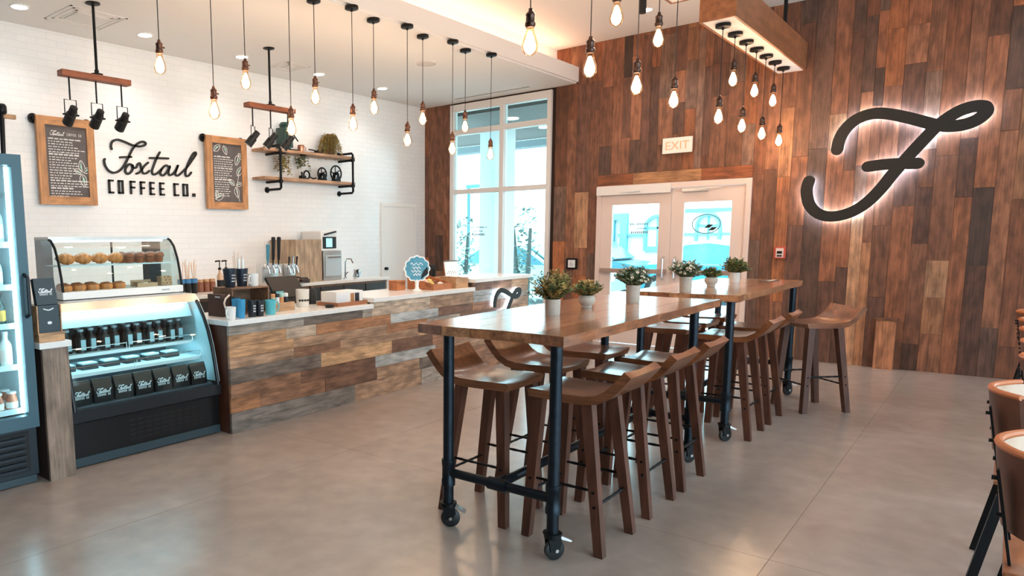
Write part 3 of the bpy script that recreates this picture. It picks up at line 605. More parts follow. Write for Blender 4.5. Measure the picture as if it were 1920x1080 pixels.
# ================================================================== SPOTLIGHT BARS
def spot_bar(xc, xb0, xb1, yb, label, yaw):
    t = thing('spotlight_bar', label, 'spotlight', (xc, yb, ZL), group='spotlight bars hanging before the brick wall'); o = t.location; zb = 2.985
    MB().cyl((xc, yb, zb+.05), (xc, yb, ZL-.01), .013, 10).build('rod', BLACK, t, True, off=o)
    MB().lathe([(.065, ZL), (.065, ZL-.008), (.02, ZL-.02)], (xc, yb, 0), 20).build('canopy', BLACK, t, True, off=o)
    MB().cyl((xc, yb, zb+.05), (xc, yb, zb+.065), .055, 16).cyl((xc, yb, zb+.065), (xc, yb, zb+.1), .02, 12).build('flange', BLACK, t, True, off=o)
    MB().box(xb0, xb1, yb-.05, yb+.05, zb, zb+.05).build('wood_bar', wood('spot bar wood', 0, (150, 84, 54), .5, .35, 30, 3), t, off=o)
    for k, f in enumerate((.12, .5, .88)):
        x = xb0+(xb1-xb0)*f; st = MB().cyl((x, yb, zb-.2), (x, yb, zb), .008, 8).build('stem', BLACK, t, True, off=o)
        h = Vector((x, yb, zb-.33)); a = Vector((math.cos(yaw), math.sin(yaw), 0)); d = (Vector((-math.sin(yaw)*.55, math.cos(yaw)*.9, -.75)) if yaw < .3 else Vector((-.45, .35, -.7))).normalized()
        MB().tube([h+a*.055+Vector((0, 0, -.01)), h+a*.055+Vector((0, 0, .13)), h-a*.055+Vector((0, 0, .13)), h-a*.055+Vector((0, 0, -.01))], .005, 6).build('yoke', BLACK, st, off=o)
        hd = MB().tube([h-d*.09, h-d*.085, h-d*.01, h-d*.005, h+d*.09, h+d*.1], [.02, .034, .036, .046, .048, .048], 16).build('lamp_head', MATT, t, True, off=o)
        MB().tube([h-a*.075, h-a*.045], .008, 8).tube([h+a*.045, h+a*.075], .008, 8).build('knob', BLACK, hd, off=o)['kind'] = 'stuff'
        MB().tube([h+d*.1005, h+d*.102], .042, 16).build('lens', mat('spot lens', (240, 225, 205), .3), hd, off=o)
spot_bar(3.339, 2.99, 3.655, 6.306, 'wooden bar with three black spotlights above the larger menu board', 0)
spot_bar(5.456, 5.109, 5.80, 6.355, 'wooden bar with three black spotlights in front of the pipe shelf', .5)
t = thing('pipe_stand', 'black pipe with a wooden peg above the tall fridge at the left edge', 'pipe', (2.72, 7.1, ZL)); o = t.location
a = PY(3, 290, 7.1); b = PY(3, 205, 7.1)
MB().cyl((a.x, 7.1, 1.9), (b.x, 7.1, b.z), .022, 12).lathe([(.03, -.05), (.045, -.03), (.045, .03), (.03, .05)], (b.x, 7.1, b.z), 14).build('pipe', BLACK, t, True, off=o)
MB().cyl((b.x, 7.1, b.z), (b.x, WY, b.z), .018, 10).lathe([(.045, WY-.012), (.045, WY)], (b.x, 0, b.z), 16, axis=1).build('wall_arm', BLACK, t, True, off=o)
MB().box(b.x, b.x+.12, 7.08, 7.12, b.z-.08, b.z-.04).build('peg', PALEWOOD, t, off=o)

# ================================================================== LETTERING
FOX = [[(562, 755), (558, 740), (565, 718), (590, 708), (625, 718), (665, 735), (700, 742), (728, 736), (733, 724), (715, 718), (690, 730), (668, 755), (650, 790), (630, 830), (605, 862), (575, 875), (548, 865), (530, 840), (524, 815), (527, 806)],
       [(605, 797), (660, 795)],
       [(668, 838), (650, 832), (634, 850), (632, 870), (645, 881), (662, 868), (670, 848), (664, 836), (672, 850), (686, 848), (694, 832), (705, 828), (712, 852), (720, 876), (736, 878), (752, 866)],
       [(746, 824), (726, 842), (706, 870), (688, 880)],
       [(805, 772), (790, 800), (774, 840), (766, 868), (774, 884), (794, 876), (815, 856)], [(755, 800), (848, 803)],
       [(852, 846), (836, 838), (816, 855), (808, 878), (822, 889), (842, 870), (857, 842), (849, 870), (855, 887), (872, 880), (886, 862), (898, 836), (887, 866), (884, 882), (895, 890), (912, 878), (940, 850), (970, 810), (988, 782), (984, 772), (970, 785), (950, 825), (936, 865), (938, 890), (952, 889), (964, 874)]]
def wl(px, py): p = PY(px/2.7, py/2.7, WY); return (p.x, p.z)
FOXW = [[wl(*q) for q in s] for s in FOX]                       # script word in wall metres (x, z)
_x0 = min(q[0] for s in FOXW for q in s); _x1 = max(q[0] for s in FOXW for q in s); _z0 = min(q[1] for s in FOXW for q in s); _z1 = max(q[1] for s in FOXW for q in s)
BLK = {'C': [[(1, 1), (0, 1), (0, 0), (1, 0)]], 'O': [[(0, 0), (0, 1), (1, 1), (1, 0), (0, 0)]], 'F': [[(0, 0), (0, 1), (1, 1)], [(0, .5), (.85, .5)]], 'E': [[(1, 1), (0, 1), (0, 0), (1, 0)], [(0, .5), (.85, .5)]]}
def block(mb, ch, P, wd, ht, sw, nrm, dep):
    """P(u,v) maps letter metres to space"""
    for s in BLK[ch]:
        for (a, b), (c, d) in zip(s, s[1:]):
            q0 = Vector((a*(wd-sw)+sw/2, b*(ht-sw)+sw/2)); q1 = Vector((c*(wd-sw)+sw/2, d*(ht-sw)+sw/2)); e = (q1-q0).normalized()*sw/2; n = Vector((-e.y, e.x))
            mb.prism([P(*(q0-e-n)), P(*(q1+e-n)), P(*(q1+e+n)), P(*(q0-e+n))], Vector(nrm)*dep)
LETTER = mat('black letters', (16, 16, 18), .6)
lg = thing('wall_lettering', 'black script word above black block lettering on the white brick wall between the menu boards', 'sign', ((_x0+_x1)/2, WY-.02, _z0-.3)); o = lg.location
for s, nm in zip(FOXW, ('script_stroke', 'script_cross', 'script_stroke', 'script_cross', 'script_stroke', 'script_cross', 'script_stroke')):
    MB().stroke([(x, WY-.006, z) for x, z in s], (0, -1, 0), .023, .018).build(nm, LETTER, lg, off=o)
for ch, a, b in (('C', 546, 573), ('O', 595, 622), ('F', 655, 683), ('F', 706, 732), ('E', 754, 779), ('E', 804, 829), ('C', 876, 901), ('O', 921, 948)):
    x0 = wl(a, 945)[0]; x1 = wl(b, 945)[0]; zb = wl(548, 979)[1]; zt = wl(548, 909)[1]; mb = MB()
    block(mb, ch, lambda u, v: Vector((x0+u, WY-.006, zb+v)), x1-x0, zt-zb, .021, (0, -1, 0), .018); mb.build('letter', LETTER, lg, off=o)
x0 = wl(978, 985)[0]; zb = wl(548, 979)[1]; MB().box(x0-.02, x0+.02, WY-.024, WY-.006, zb, zb+.04).build('full_stop', LETTER, lg, off=o)
def fox_logo(mb, M, wd, sw, dep=.001, coffee=True):
    """the same word mark, small, on the plane of M (x right, y up, z out), wd wide and centred"""
    k = wd/(_x1-_x0); cx = (_x0+_x1)/2; R3 = M.to_3x3()
    for s in FOXW: mb.stroke([M @ Vector(((x-cx)*k, (z-_z0)*k, 0)) for x, z in s], R3 @ Vector((0, 0, 1)), sw, dep, 4)
    if coffee:
        ht = wd*.15; lw = wd*.075
        for i, ch in enumerate('COFFEE CO'):
            if ch != ' ': u0 = -wd*.46+i*wd*.105; block(mb, ch, lambda u, v: M @ Vector((u0+u, -ht*1.35+v, 0)), lw, ht, sw, R3 @ Vector((0, 0, 1)), dep)
    return mb
# big backlit script F
FPX = [[(318, 690), (330, 640), (360, 590), (410, 548), (480, 524), (550, 524), (640, 541), (720, 562), (770, 574), (830, 581), (900, 574), (960, 552), (1000, 520), (1003, 498), (985, 489), (940, 492), (880, 512), (820, 548), (770, 588), (720, 640), (660, 704), (610, 760), (570, 806), (520, 868), (460, 928), (400, 968), (340, 990), (280, 996), (230, 982), (195, 948), (181, 905), (180, 865), (190, 832)], [(460, 767), (560, 755), (690, 752)]]
FW = []
for s in FPX:
    q = [PX(1440+a/2.454, b/2.454, WX-.08) for a, b in s]; FW.append([(p.y, p.z) for p in q])
_fy = [q[0] for s in FW for q in s]; _fz = [q[1] for s in FW for q in s]; FCY, FCZ, FH = (min(_fy)+max(_fy))/2, (min(_fz)+max(_fz))/2, max(_fz)-min(_fz)
HALO = mat('halo led', (235, 245, 255), .5, emit=24, ecol=(200, 228, 255)); FACE = mat('sign face black', (13, 12, 12), .6)
def f_sign(label, loc, nrm, hor, k, sw, halo):
    """loc: centre of the F on its wall; hor: direction of +u (photo right); k: scale"""
    t = thing('backlit_sign', label, 'sign', loc, group='backlit script signs'); o = Vector(loc); nrm, hor = Vector(nrm), Vector(hor)
    def P(y, z, d): return o+hor*(FCY-y)*k+Vector((0, 0, (z-FCZ)*k))+nrm*d
    for s, nm in zip(FW, ('script_stroke', 'crossbar')):
        MB().stroke([P(y, z, (.055+.012*i/len(s)+(.004 if nm == 'crossbar' else 0))*k) for i, (y, z) in enumerate(s)], nrm, sw, .03*k).build(nm, FACE, t, off=o)
        MB().stroke([P(y, z, .03*k) for y, z in s], nrm, sw*.55, .012*k).build('halo_strip', halo, t, off=o)
    mb = MB()
    for y, z in (FW[0][3], FW[0][10], FW[0][22], FW[0][28], FW[1][0]): mb.cyl(P(y, z, 0), P(y, z, .055*k), .01*k, 8)
    mb.build('standoff', BLACK, t, off=o)['kind'] = 'stuff'
f_sign('large black script F with white halo light on the reclaimed board wall', (WX-.012, FCY, FCZ), (-1, 0, 0), (0, -1, 0), 1.0, .118, HALO)

# ================================================================== MENU BOARDS
CHALK = mat('chalkboard', (96, 89, 89), .7, vary=.12, vscale=12); CHALKW = mat('chalk white', (236, 234, 230), .8); CHALKG = mat('chalk green', (150, 205, 185), .8)
def menu(x0, x1, z0, z1, label, style):
    t = thing('menu_board', label, 'menu board', ((x0+x1)/2, 7.36, z0), group='framed menu boards'); o = t.location; y0, y1, fw = 7.33, 7.375, .085
    MB().box(x0, x0+fw, y0, y1, z0, z1).build('frame_stile', FRAMEWOOD, t, off=o); MB().box(x1-fw, x1, y0, y1, z0, z1).build('frame_stile', FRAMEWOOD, t, off=o)
    MB().box(x0+fw, x1-fw, y0, y1, z0, z0+fw).build('frame_rail', FRAMEWOODX, t, off=o); MB().box(x0+fw, x1-fw, y0, y1, z1-fw, z1).build('frame_rail', FRAMEWOODX, t, off=o)
    MB().box(x0+fw-.01, x1-fw+.01, y0+.015, y1-.01, z0+fw-.01, z1-fw+.01).build('chalkboard', CHALK, t, off=o)
    for x in (x0-.005, x1-.05): MB().cyl((x, 7.36, z1-.03), (x, WY, z1-.03), .022, 12).lathe([(.05, 7.385), (.05, 7.4)], (x, 0, z1-.03), 16, axis=1).build('pipe_mount', BLACK, t, True, off=o)
    M = frame((0, 0, 0), (1, 0, 0), (0, 0, 1)); yf = y0+.0148; rr = random.Random(int(x0*10)); wr = MB(); cx = (x0+x1)/2
    xa, xb, z = x0+fw+.03, x1-fw-.02, z1-fw-.04
    if style == 0:
        fox_logo(wr, Matrix.Translation((xa+.1, yf, z-.06)) @ frame((0, 0, 0), (1, 0, 0), (0, 0, 1)), .15, .006, .0008, False)
        for i, ch in enumerate('COFFEE CO'):
            if ch != ' ': u0 = xa+.2+i*.018; block(wr, ch, lambda u, v: Vector((u0+u, yf, z-.055+v)), .013, .025, .0035, (0, -1, 0), .0008)
        z -= .1; lines = [(1, .9)]+[(0, rr.uniform(.6, 1)) for _ in range(5)]+[(2, .7)]+[(0, rr.uniform(.5, .8)) for _ in range(9)]+[(1, .95)]+[(0, 1.0), (0, 1.0)]+[(2, .5), (0, .8), (0, .85), (0, .4)]; st = .0265
    else:
        z -= .13; lines = [(2, .5)]+[(0, rr.uniform(.6, .75)) for _ in range(4)]+[(1, .7)]+[(0, rr.uniform(.4, .7)) for _ in range(4)]+[(2, .5)]+[(0, rr.uniform(.45, .7)) for _ in range(7)]; st = .028
    for kind, ln in lines:                                             # chalk text rows: too small in the photograph to read a letter
        x = xa; xe = xa+(xb-xa)*ln; hgt = (.011, .015, .018)[kind]
        while x < xe:
            wl_ = rr.uniform(.015, .05) if kind == 0 else rr.uniform(.04, .07)
            n = max(2, int(wl_/.009))
            for q in range(n):
                u = x+q*.009; hh = hgt*rr.uniform(.7, 1); wr.add([(u, yf-.0006, z), (u+.0072, yf-.0006, z), (u+.0072, yf-.0006, z+hh), (u, yf-.0006, z+hh)], [(0, 1, 2, 3)])
            x += n*.009+.01
        z -= st
    wr.build('chalk_lettering', CHALKW, t, off=o)['kind'] = 'stuff'
    lf = MB(); lg_ = MB()
    def leaf(cx_, cz_, a, L):
        d = Vector((math.cos(a), 0, math.sin(a))); n = Vector((-d.z, 0, d.x)); p = Vector((cx_, yf-.0004, cz_))
        pts = [p, p+d*L*.3+n*L*.24, p+d*L*.65+n*L*.22, p+d*L, p+d*L*.65-n*L*.22, p+d*L*.3-n*L*.24, p]
        lf.stroke(pts, (0, -1, 0), .006, .0006, 3); lf.stroke([p, p+d*L*.9], (0, -1, 0), .004, .0006, 0)
        lg_.add([q+Vector((0, .0002, 0)) for q in (p+d*L*.15, p+d*L*.45+n*L*.15, p+d*L*.85, p+d*L*.45-n*L*.02)], [(0, 1, 2, 3)])
    for q in ([(x1-fw-.06, z0+.34, 1.7, .13), (x1-fw-.05, z0+.34, .6, .1), (x1-fw-.07, z0+.33, -1.4, .14), (x1-fw-.06, z0+.33, 2.7, .1)] if style == 0 else
              [(xa+.0, z1-fw-.1, .7, .13), (xa+.15, z1-fw-.02, -1.2, .12), (xb-.02, z1-fw-.12, -1.9, .14), (xb-.02, z1-fw-.1, -.9, .1), (xb-.05, z0+.42, 1.0, .14), (xb-.08, z0+.28, -1.3, .14), (xb-.07, z0+.3, .3, .1), (xb-.1, z0+.3, 2.4, .11), (xa, z0+.12, .4, .14), (xa+.02, z0+.13, 1.5, .1)]): leaf(*q)
    if style: lf.stroke([Vector((xb-.02, yf-.0004, z0+.1)), Vector((xb-.06, yf-.0004, z0+.25)), Vector((xb-.02, yf-.0004, z0+.45))], (0, -1, 0), .006, .0006)
    lf.build('chalk_leaf_outline', CHALKW, t, off=o)['kind'] = 'stuff'; lg_.build('chalk_leaf_shade', CHALKG, t, off=o)['kind'] = 'stuff'
menu(3.20, 3.81, 1.91, 2.80, 'larger wood-framed chalk menu board left of the wall lettering', 0)
menu(5.255, 5.875, 1.91, 2.80, 'wood-framed chalk menu board with leaf drawings right of the wall lettering', 1)

# ================================================================== PIPE SHELF
sx0, sx1 = 6.02, 7.74; sy0 = 7.16; szs = (2.665, 2.30)
sh = thing('pipe_shelf', 'two-tier wooden shelf on black pipe brackets fixed to the white brick wall', 'shelf', (6.9, 7.3, 2.2)); o = sh.location
SHW = wood('shelf board', 0, (190, 146, 112), .5, .3, 26, 2)
for z in szs: MB().box(sx0, sx1, sy0, WY-.01, z, z+.035).build('shelf_board', SHW, sh, off=o)
for bx in (6.27, 7.66):
    yo = 7.13
    MB().tube([(bx, WY, 2.745), (bx, yo+.02, 2.745), (bx, yo, 2.725), (bx, yo, 2.20), (bx, yo+.02, 2.18), (bx, WY, 2.18)], .017, 10).build('pipe_bracket', BLACK, sh, True, off=o)
    for z in (2.745, 2.18): MB().lathe([(.04, WY-.012), (.04, WY)], (bx, 0, z), 16, axis=1).build('flange', BLACK, sh, True, off=o)
    for z in szs: MB().tube([(bx, yo, z-.02), (bx, WY, z-.02)], .016, 10).lathe([(.024, yo-.02), (.024, yo+.03)], (bx, 0, z-.02), 12, axis=1).build('support_arm', BLACK, sh, True, off=o)
zt, zb = szs[0]+.035, szs[1]+.035
# antique grinder
t = thing('coffee_grinder', 'dark green antique coffee grinder standing on the upper pipe shelf', 'grinder', (6.50, 7.28, zt)); GRN = mat('grinder green', (30, 66, 58), .35, vary=.2, vscale=20)
MB().box(-.09, .02, -.09, .09, 0, .30, bev=.012).build('body', GRN, t, True)
MB().lathe([(.001, .0), (.07, .005), (.085, .04), (.06, .07), (.001, .075)], (.0, 0, .30), 18, cap=False).build('hopper', GRN, t, True)
MB().tube([(.02, 0, .26), (.08, 0, .26), (.1, 0, .2), (.11, 0, .05)], [.03, .03, .025, .022], 10).build('spout', GRN, t, True)
MB().box(-.1, .14, -.1, .1, 0, .018).build('base', BLACK, t); MB().tube([(.02, -.09, .2), (.02, -.14, .2), (.1, -.14, .12)], .009, 8).build('crank', BLACK, t, True)
t = thing('copper_pot', 'small copper cup beside the green grinder on the upper shelf', 'cup', (6.76, 7.26, zt))
MB().lathe([(.001, 0), (.04, 0), (.05, .05), (.045, .09), (.05, .095), (.044, .093), (.04, .05)], n=18, cap=False).build('body', mat('rose copper', (196, 140, 116), .3, .7), t, True); MB().tube([(.045, 0, .08), (.09, 0, .075), (.09, 0, .03), (.046, 0, .025)], .006, 8).build('handle', MATS['rose copper'], t, True)
t = thing('iron_tool', 'black iron hand tool lying on the upper shelf before the trailing fern', 'tool', (7.02, 7.25, zt))
MB().tube([(-.12, 0, .05), (-.02, 0, .045), (.05, 0, .02), (.14, 0, .02)], .009, 8).tube([(-.1, 0, .009), (0, 0, .012), (.05, 0, .045), (.15, 0, .05)], .009, 8).build('jaw', BLACK, t, True); MB().cyl((.015, -.02, .03), (.015, .02, .03), .014, 10).build('pivot', BLACK, t, True)
def trailing(name, label, loc, n, h, spread, drop, cols, seed, pr=.06, pot=True):
    rr = random.Random(seed); t = thing(name, label, 'plant', loc, group='shelf plants'); lf = [MB() for _ in cols]; st = MB()
    if pot: MB().lathe([(.001, 0), (pr*.7, 0), (pr, .09), (pr*.92, .09), (pr*.9, .08)], n=18, cap=False).build('pot', mat('terracotta dark', (110, 84, 66), .8), t, True)
    for i in range(n):
        a = rr.uniform(0, 6.283); q = rr.uniform(.3, 1); p = Vector((0, 0, .08 if pot else 0)); ht = h*rr.uniform(.5, 1); r = spread*q
        pts = []
        for k in range(7):
            f = k/6; rad = r*f; zz = p.z+ht*math.sin(min(1, f*1.6)*math.pi/2)-drop*max(0, f-.45)**2*rr.uniform(2, 3.3); yy = rad*math.sin(a)
            pts.append(Vector((rad*math.cos(a), min(.1, yy*.45 if yy > 0 else yy*.6), max(zz, .01) if abs(rad*math.sin(a)) < .1 and not drop > .3 else zz)))
        st.tube(pts, .0012, 3, False); m = rr.randrange(len(cols))
        for k in range(1, 7):
            for s in range(5):
                pp = pts[k-1].lerp(pts[k], rr.random()); d = (pts[k]-pts[k-1]).normalized(); b = d.cross(Vector((0, 0, 1))).normalized()*(1 if s % 2 else -1)
                leaf_quad(lf[m], pp, d*.6+b+Vector((0, 0, rr.uniform(-.4, .3))), rr.uniform(.03, .05), .012, (0, 0, 1))
    st.build('stem', MATS['plant stem'], t)['kind'] = 'stuff'
    for c, mb in zip(cols, lf): mb.build('foliage', MATS[c], t)['kind'] = 'stuff'
trailing('potted_fern', 'golden brown fern spilling over the right end of the upper pipe shelf', (7.33, 7.27, zt), 140, .24, .25, .3, ['golden leaves', 'olive green leaves', 'golden leaves'], 5)
# ivy hanging from below the upper board
def ivy(label, x, seed, ln, n, cols):
    rr = random.Random(seed); z0 = szs[0]-.002; t = thing('hanging_vine', label, 'plant', (x, 7.26, z0), group='shelf plants'); lf = [MB() for _ in cols]; st = MB()
    for i in range(n):
        xx, yy = rr.uniform(-.08, .08), rr.uniform(-.08, .06); L = ln*rr.uniform(.45, 1); pts = [Vector((xx+.02*math.sin(k*1.3+i), yy+.015*math.cos(k+i), -L*k/6)) for k in range(7)]
        st.tube(pts, .0014, 3, False)
        for k in range(1, 7):
            for s in range(3):
                b = rr.uniform(0, 6.283); leaf_quad(lf[rr.randrange(len(cols))], pts[k], (math.cos(b), math.sin(b)*.7, -.5), rr.uniform(.035, .06), .032, (0, 0, 1))
    MB().lathe([(.05, -.001), (.05, -.008), (.02, -.014)], n=14).build('hook_plate', BLACK, t, True)
    st.build('stem', MATS['plant stem'], t)['kind'] = 'stuff'
    for c, mb in zip(cols, lf): mb.build('foliage', MATS[c], t)['kind'] = 'stuff'
ivy('yellow-green vine hanging below the upper shelf beside the left bracket', 6.43, 3, .30, 12, ['olive green leaves', 'golden leaves'])
ivy('small dark green vine hanging in the middle of the pipe shelf', 6.80, 4, .2, 7, ['deep green leaves', 'olive green leaves'])
# old spoked wheels and chain gear on the lower board
def spoked(label, x, r):
    t = thing('spoked_wheel', label, 'wheel', (x, 7.24, zb), group='black iron wheels on the lower shelf'); c = Vector((0, 0, r)); n = 28
    pts = [c+Vector((math.cos(6.2832*k/n), 0, math.sin(6.2832*k/n)))*(r-.011) for k in range(n+1)]
    MB().tube(pts, .011, 8, False).build('rim', BLACK, t, True); MB().cyl(c+Vector((0, -.03, 0)), c+Vector((0, .03, 0)), .022, 12).build('hub', BLACK, t, True)
    for k in range(5):
        a = 6.2832*k/5+.4; d = Vector((math.cos(a), 0, math.sin(a))); e = Vector((-d.z, 0, d.x)); MB().tube([c+d*.015, c+d*r*.5+e*r*.12, c+d*(r-.015)], .008, 6).build('spoke', BLACK, t, True)
    MB().prism([(-.05, -.05, 0), (.05, -.05, 0), (.012, -.05, r), (-.012, -.05, r)], (0, .012, 0)).prism([(-.05, .04, 0), (.05, .04, 0), (.012, .04, r), (-.012, .04, r)], (0, .012, 0)).build('stand', BLACK, t)
spoked('larger black spoked iron wheel at the right of the lower pipe shelf', 7.42, .118)
spoked('smaller black spoked iron wheel left of the larger one on the lower shelf', 7.14, .095)
t = thing('iron_gear', 'black iron ring with a chain arm lying on the lower pipe shelf', 'gear', (6.84, 7.24, zb))
MB().tube([Vector((0+math.cos(6.2832*k/18)*.055, 0, .065+math.sin(6.2832*k/18)*.055)) for k in range(19)], .012, 8, False).build('ring', BLACK, t, True)
MB().tube([(.06, 0, .04), (.12, 0, .02), (.18, 0, .03)], .01, 8).build('chain_arm', BLACK, t, True); MB().box(-.12, -.04, -.03, .03, 0, .05).cyl((-.09, 0, .05), (-.09, 0, .1), .012, 8).build('bracket', BLACK, t)

# ================================================================== SMALL WALL FITTINGS
p = PX(1246.5, 261.5, WX-.03); q = PX(1298, 284, WX-.03); zz0, zz1 = 2.575, 2.775
t = thing('exit_sign', 'white exit sign with faint orange letters above the double doors', 'exit sign', (WX-.012, 3.285, zz0)); o = t.location
MB().box(WX-.05, WX-.012, 3.10, 3.47, zz0, zz1, bev=.006).build('housing', mat('exit white', (240, 225, 215), .4), t, off=o)
text_mb('EXIT', .15, frame((WX-.0505, 3.285, zz0+.048), (0, -1, 0), (0, 0, 1)), .002, 1.0).build('letter', mat('exit letters', (240, 176, 136), .5), t, off=o)['kind'] = 'stuff'
t = thing('fire_alarm', 'small red and white fire alarm pull station on the board wall', 'fire alarm', (WX-.012, 2.03, 1.21)); o = t.location
MB().box(WX-.06, WX-.012, 1.972, 2.09, 1.22, 1.36, bev=.006).build('housing', mat('alarm red', (196, 78, 60), .4), t, off=o); MB().box(WX-.064, WX-.06, 1.99, 2.072, 1.235, 1.345).build('cover', mat('alarm clear', (232, 205, 196), .3), t, off=o)
MB().box(WX-.072, WX-.064, 2.005, 2.058, 1.28, 1.31).build('handle', BLACK, t, off=o); MB().box(WX-.07, WX-.064, 2.005, 2.058, 1.245, 1.262).build('label_plate', BLACK, t, off=o)
t = thing('door_button', 'square black plate with a white access symbol button left of the double doors', 'button', (WX-.012, 4.71, 1.06)); o = t.location
MB().box(WX-.03, WX-.012, 4.625, 4.795, 1.035, 1.195, bev=.005).build('plate', BLACK, t, off=o); MB().box(WX-.034, WX-.03, 4.655, 4.765, 1.06, 1.17).build('button', mat('button white', (226, 226, 226), .3), t, off=o)
wy, wz = 4.712, 1.115; mb = MB()
def bp(u, v): return Vector((WX-.0345, wy-u, wz+v))
mb.stroke([bp(-.006, .02), bp(-.006, -.004), bp(.014, -.006), bp(.02, -.026)], (-1, 0, 0), .006, .001, 0); mb.stroke([bp(-.014, .002), bp(-.022, -.016), bp(-.01, -.032), bp(.008, -.028)], (-1, 0, 0), .005, .001, 4); mb.lathe([(.006, WX-.0355), (.006, WX-.0345)], (0, wy+.006, wz+.033), 10, axis=0)
mb.build('wheelchair_symbol', mat('symbol grey', (110, 116, 124), .5), t, off=o)['kind'] = 'stuff'
t = thing('wall_box', 'plain wooden box cover standing against the foot of the board wall', 'box', (WX-.05, .94, 0)); o = t.location
bx = MB().box(WX-.10, WX-.012, .85, 1.03, 0, .55).build('cover_board', WALLWOOD, t, off=o, origin=(WX-.06, .94, .28)); bx.color = lin((190, 128, 92))+(1,)
bx = MB().box(WX-.115, WX-.012, .835, 1.045, .55, .57).build('cap_board', WALLWOOD, t, off=o, origin=(WX-.06, .94, .56)); bx.color = lin((120, 78, 54))+(1,)

# ================================================================== TALL GLASS-DOOR FRIDGE
FR = mat('fridge teal grey', (62, 92, 104), .4, .2); FRD = mat('fridge dark', (30, 40, 48), .45, .2); FRI = mat('fridge interior', (225, 236, 238), .5)
COOL = mat('cool led', (200, 240, 255), .5, emit=7, ecol=(190, 238, 255))
fx0, fx1, fy0, fy1 = 1.14, 1.83, 4.44, 5.12
t = thing('drinks_fridge', 'tall glass-door drinks fridge at the left edge', 'fridge', ((fx0+fx1)/2, (fy0+fy1)/2, 0)); o = t.location
MB().box(fx0, fx1, fy0+.06, fy1, .05, .36).build('machine_base', FRD, t, off=o)
MB().box(fx0, fx0+.04, fy0+.06, fy1, .36, 2.05).box(fx1-.04, fx1, fy0+.06, fy1, .36, 2.05).box(fx0+.04, fx1-.04, fy1-.04, fy1, .36, 2.05).box(fx0+.04, fx1-.04, fy0+.06, fy1-.04, 2.0, 2.05).box(fx0+.04, fx1-.04, fy0+.06, fy1-.04, .36, .4).build('cabinet', FRD, t, off=o)
MB().box(fx0+.04, fx1-.04, fy1-.048, fy1-.041, .4, 2.0).box(fx1-.048, fx1-.041, fy0+.1, fy1-.05, .4, 2.0).box(fx0+.041, fx0+.048, fy0+.1, fy1-.05, .4, 2.0).build('liner', FRI, t, off=o)
dm = MB().box(fx0, fx0+.06, fy0, fy0+.055, .37, 2.05).box(fx1-.06, fx1, fy0, fy0+.055, .37, 2.05).box(fx0+.06, fx1-.06, fy0, fy0+.055, 1.985, 2.05).box(fx0+.06, fx1-.06, fy0, fy0+.055, .37, .45).build('door_frame', FR, t, off=o)
MB().box(fx0+.06, fx1-.06, fy0+.02, fy0+.03, .45, 1.985).build('door_glass', CASEGLASS, dm, off=o)
MB().tube([(fx1-.03, fy0, 1.33), (fx1-.03, fy0-.05, 1.31), (fx1-.03, fy0-.05, 1.09), (fx1-.03, fy0, 1.07)], .012, 8).build('door_handle', FRD, dm, True, off=o)
MB().box(fx0+.02, fx1-.05, fy0+.055, fy0+.062, .08, .34).build('grille_back', MATT, t, off=o)
for k in range(6): MB().box(fx0+.03, fx1-.08, fy0+.03, fy0+.062, .095+k*.04, .112+k*.04).build('grille_slat', FRD, t, off=o)
MB().box(fx0+.02, fx1-.02, fy0+.05, fy0+.08, .005, .05).build('kick_plate', mat('kick teal', (48, 66, 74), .4), t, off=o)
FSH = (.46, .74, 1.0, 1.24, 1.5)
for z in FSH: MB().box(fx0+.05, fx1-.05, fy0+.09, fy1-.06, z, z+.012).box(fx0+.05, fx1-.05, fy0+.085, fy0+.09, z-.006, z+.03).build('shelf', FRI, t, off=o)
MB().box(fx1-.075, fx1-.06, fy0+.062, fy0+.078, .46, 1.98).build('light_strip', COOL, t, off=o)
def bottle_proto(name, cat, h, r, body, cap, lab, glassy=False, neck=.45):
    t = thing(name, 'x', cat); b = mat(body[0], body[1], .15 if glassy else .4)
    MB().lathe([(.001, 0), (r, 0), (r, h*.55), (r*.9, h*.65), (r*neck, h*.78), (r*neck, h*.92), (.001, h*.92)], n=14, cap=False).build('body', b, t, True)
    MB().lathe([(r*neck*1.12, h*.9), (r*neck*1.12, h), (.001, h)], n=12, cap=False).build('cap', mat(cap[0], cap[1], .4), t, True)
    if lab: MB().lathe([(r*1.02, h*.15), (r*1.02, h*.48)], n=14, cap=False).build('label', mat(lab[0], lab[1], .6), t, True)
    return t
_ORD = ['first', 'second', 'third', 'fourth', 'fifth', 'sixth', 'seventh', 'eighth', 'ninth', 'tenth', 'eleventh', 'twelfth', 'thirteenth']
def put(proto, spots, label, grp):
    """copies of one kind; each is singled out by its place in its row (front row first, from the left)"""
    rows = sorted({round(s[1], 1) for s in spots}) if len({round(s[1], 2) for s in spots}) > 1 else [None]
    rows = sorted({s[3] if len(s) > 3 else 0 for s in spots})
    for i, sp in enumerate(spots):
        r = sp[3] if len(sp) > 3 else 0; k = sum(1 for q in spots if (q[3] if len(q) > 3 else 0) == r and q[0] < sp[0])
        lab = '%s, %s%s from left' % (label, (('front row, ', 'back row, ')[r] if len(rows) > 1 else ''), _ORD[k])
        if i == 0: q = proto; q.location = sp[:3]; q['label'] = lab; q['group'] = grp
        else: dup(proto, sp[:3], None, lab, grp)
def clean(p):
    if 'used' in p: del p['used']
pb = bottle_proto('juice_jar', 'jar', .12, .035, ('orange juice', (190, 110, 78)), ('white cap', (235, 232, 228)), ('jar label', (238, 232, 224)), neck=.75)
put(pb, [(x, y, FSH[0]+.0125, r) for r, y in enumerate((4.58, 4.68)) for x in (1.47, 1.555, 1.64, 1.725)], 'orange jar on the bottom fridge shelf', 'jars in the fridge'); clean(pb)
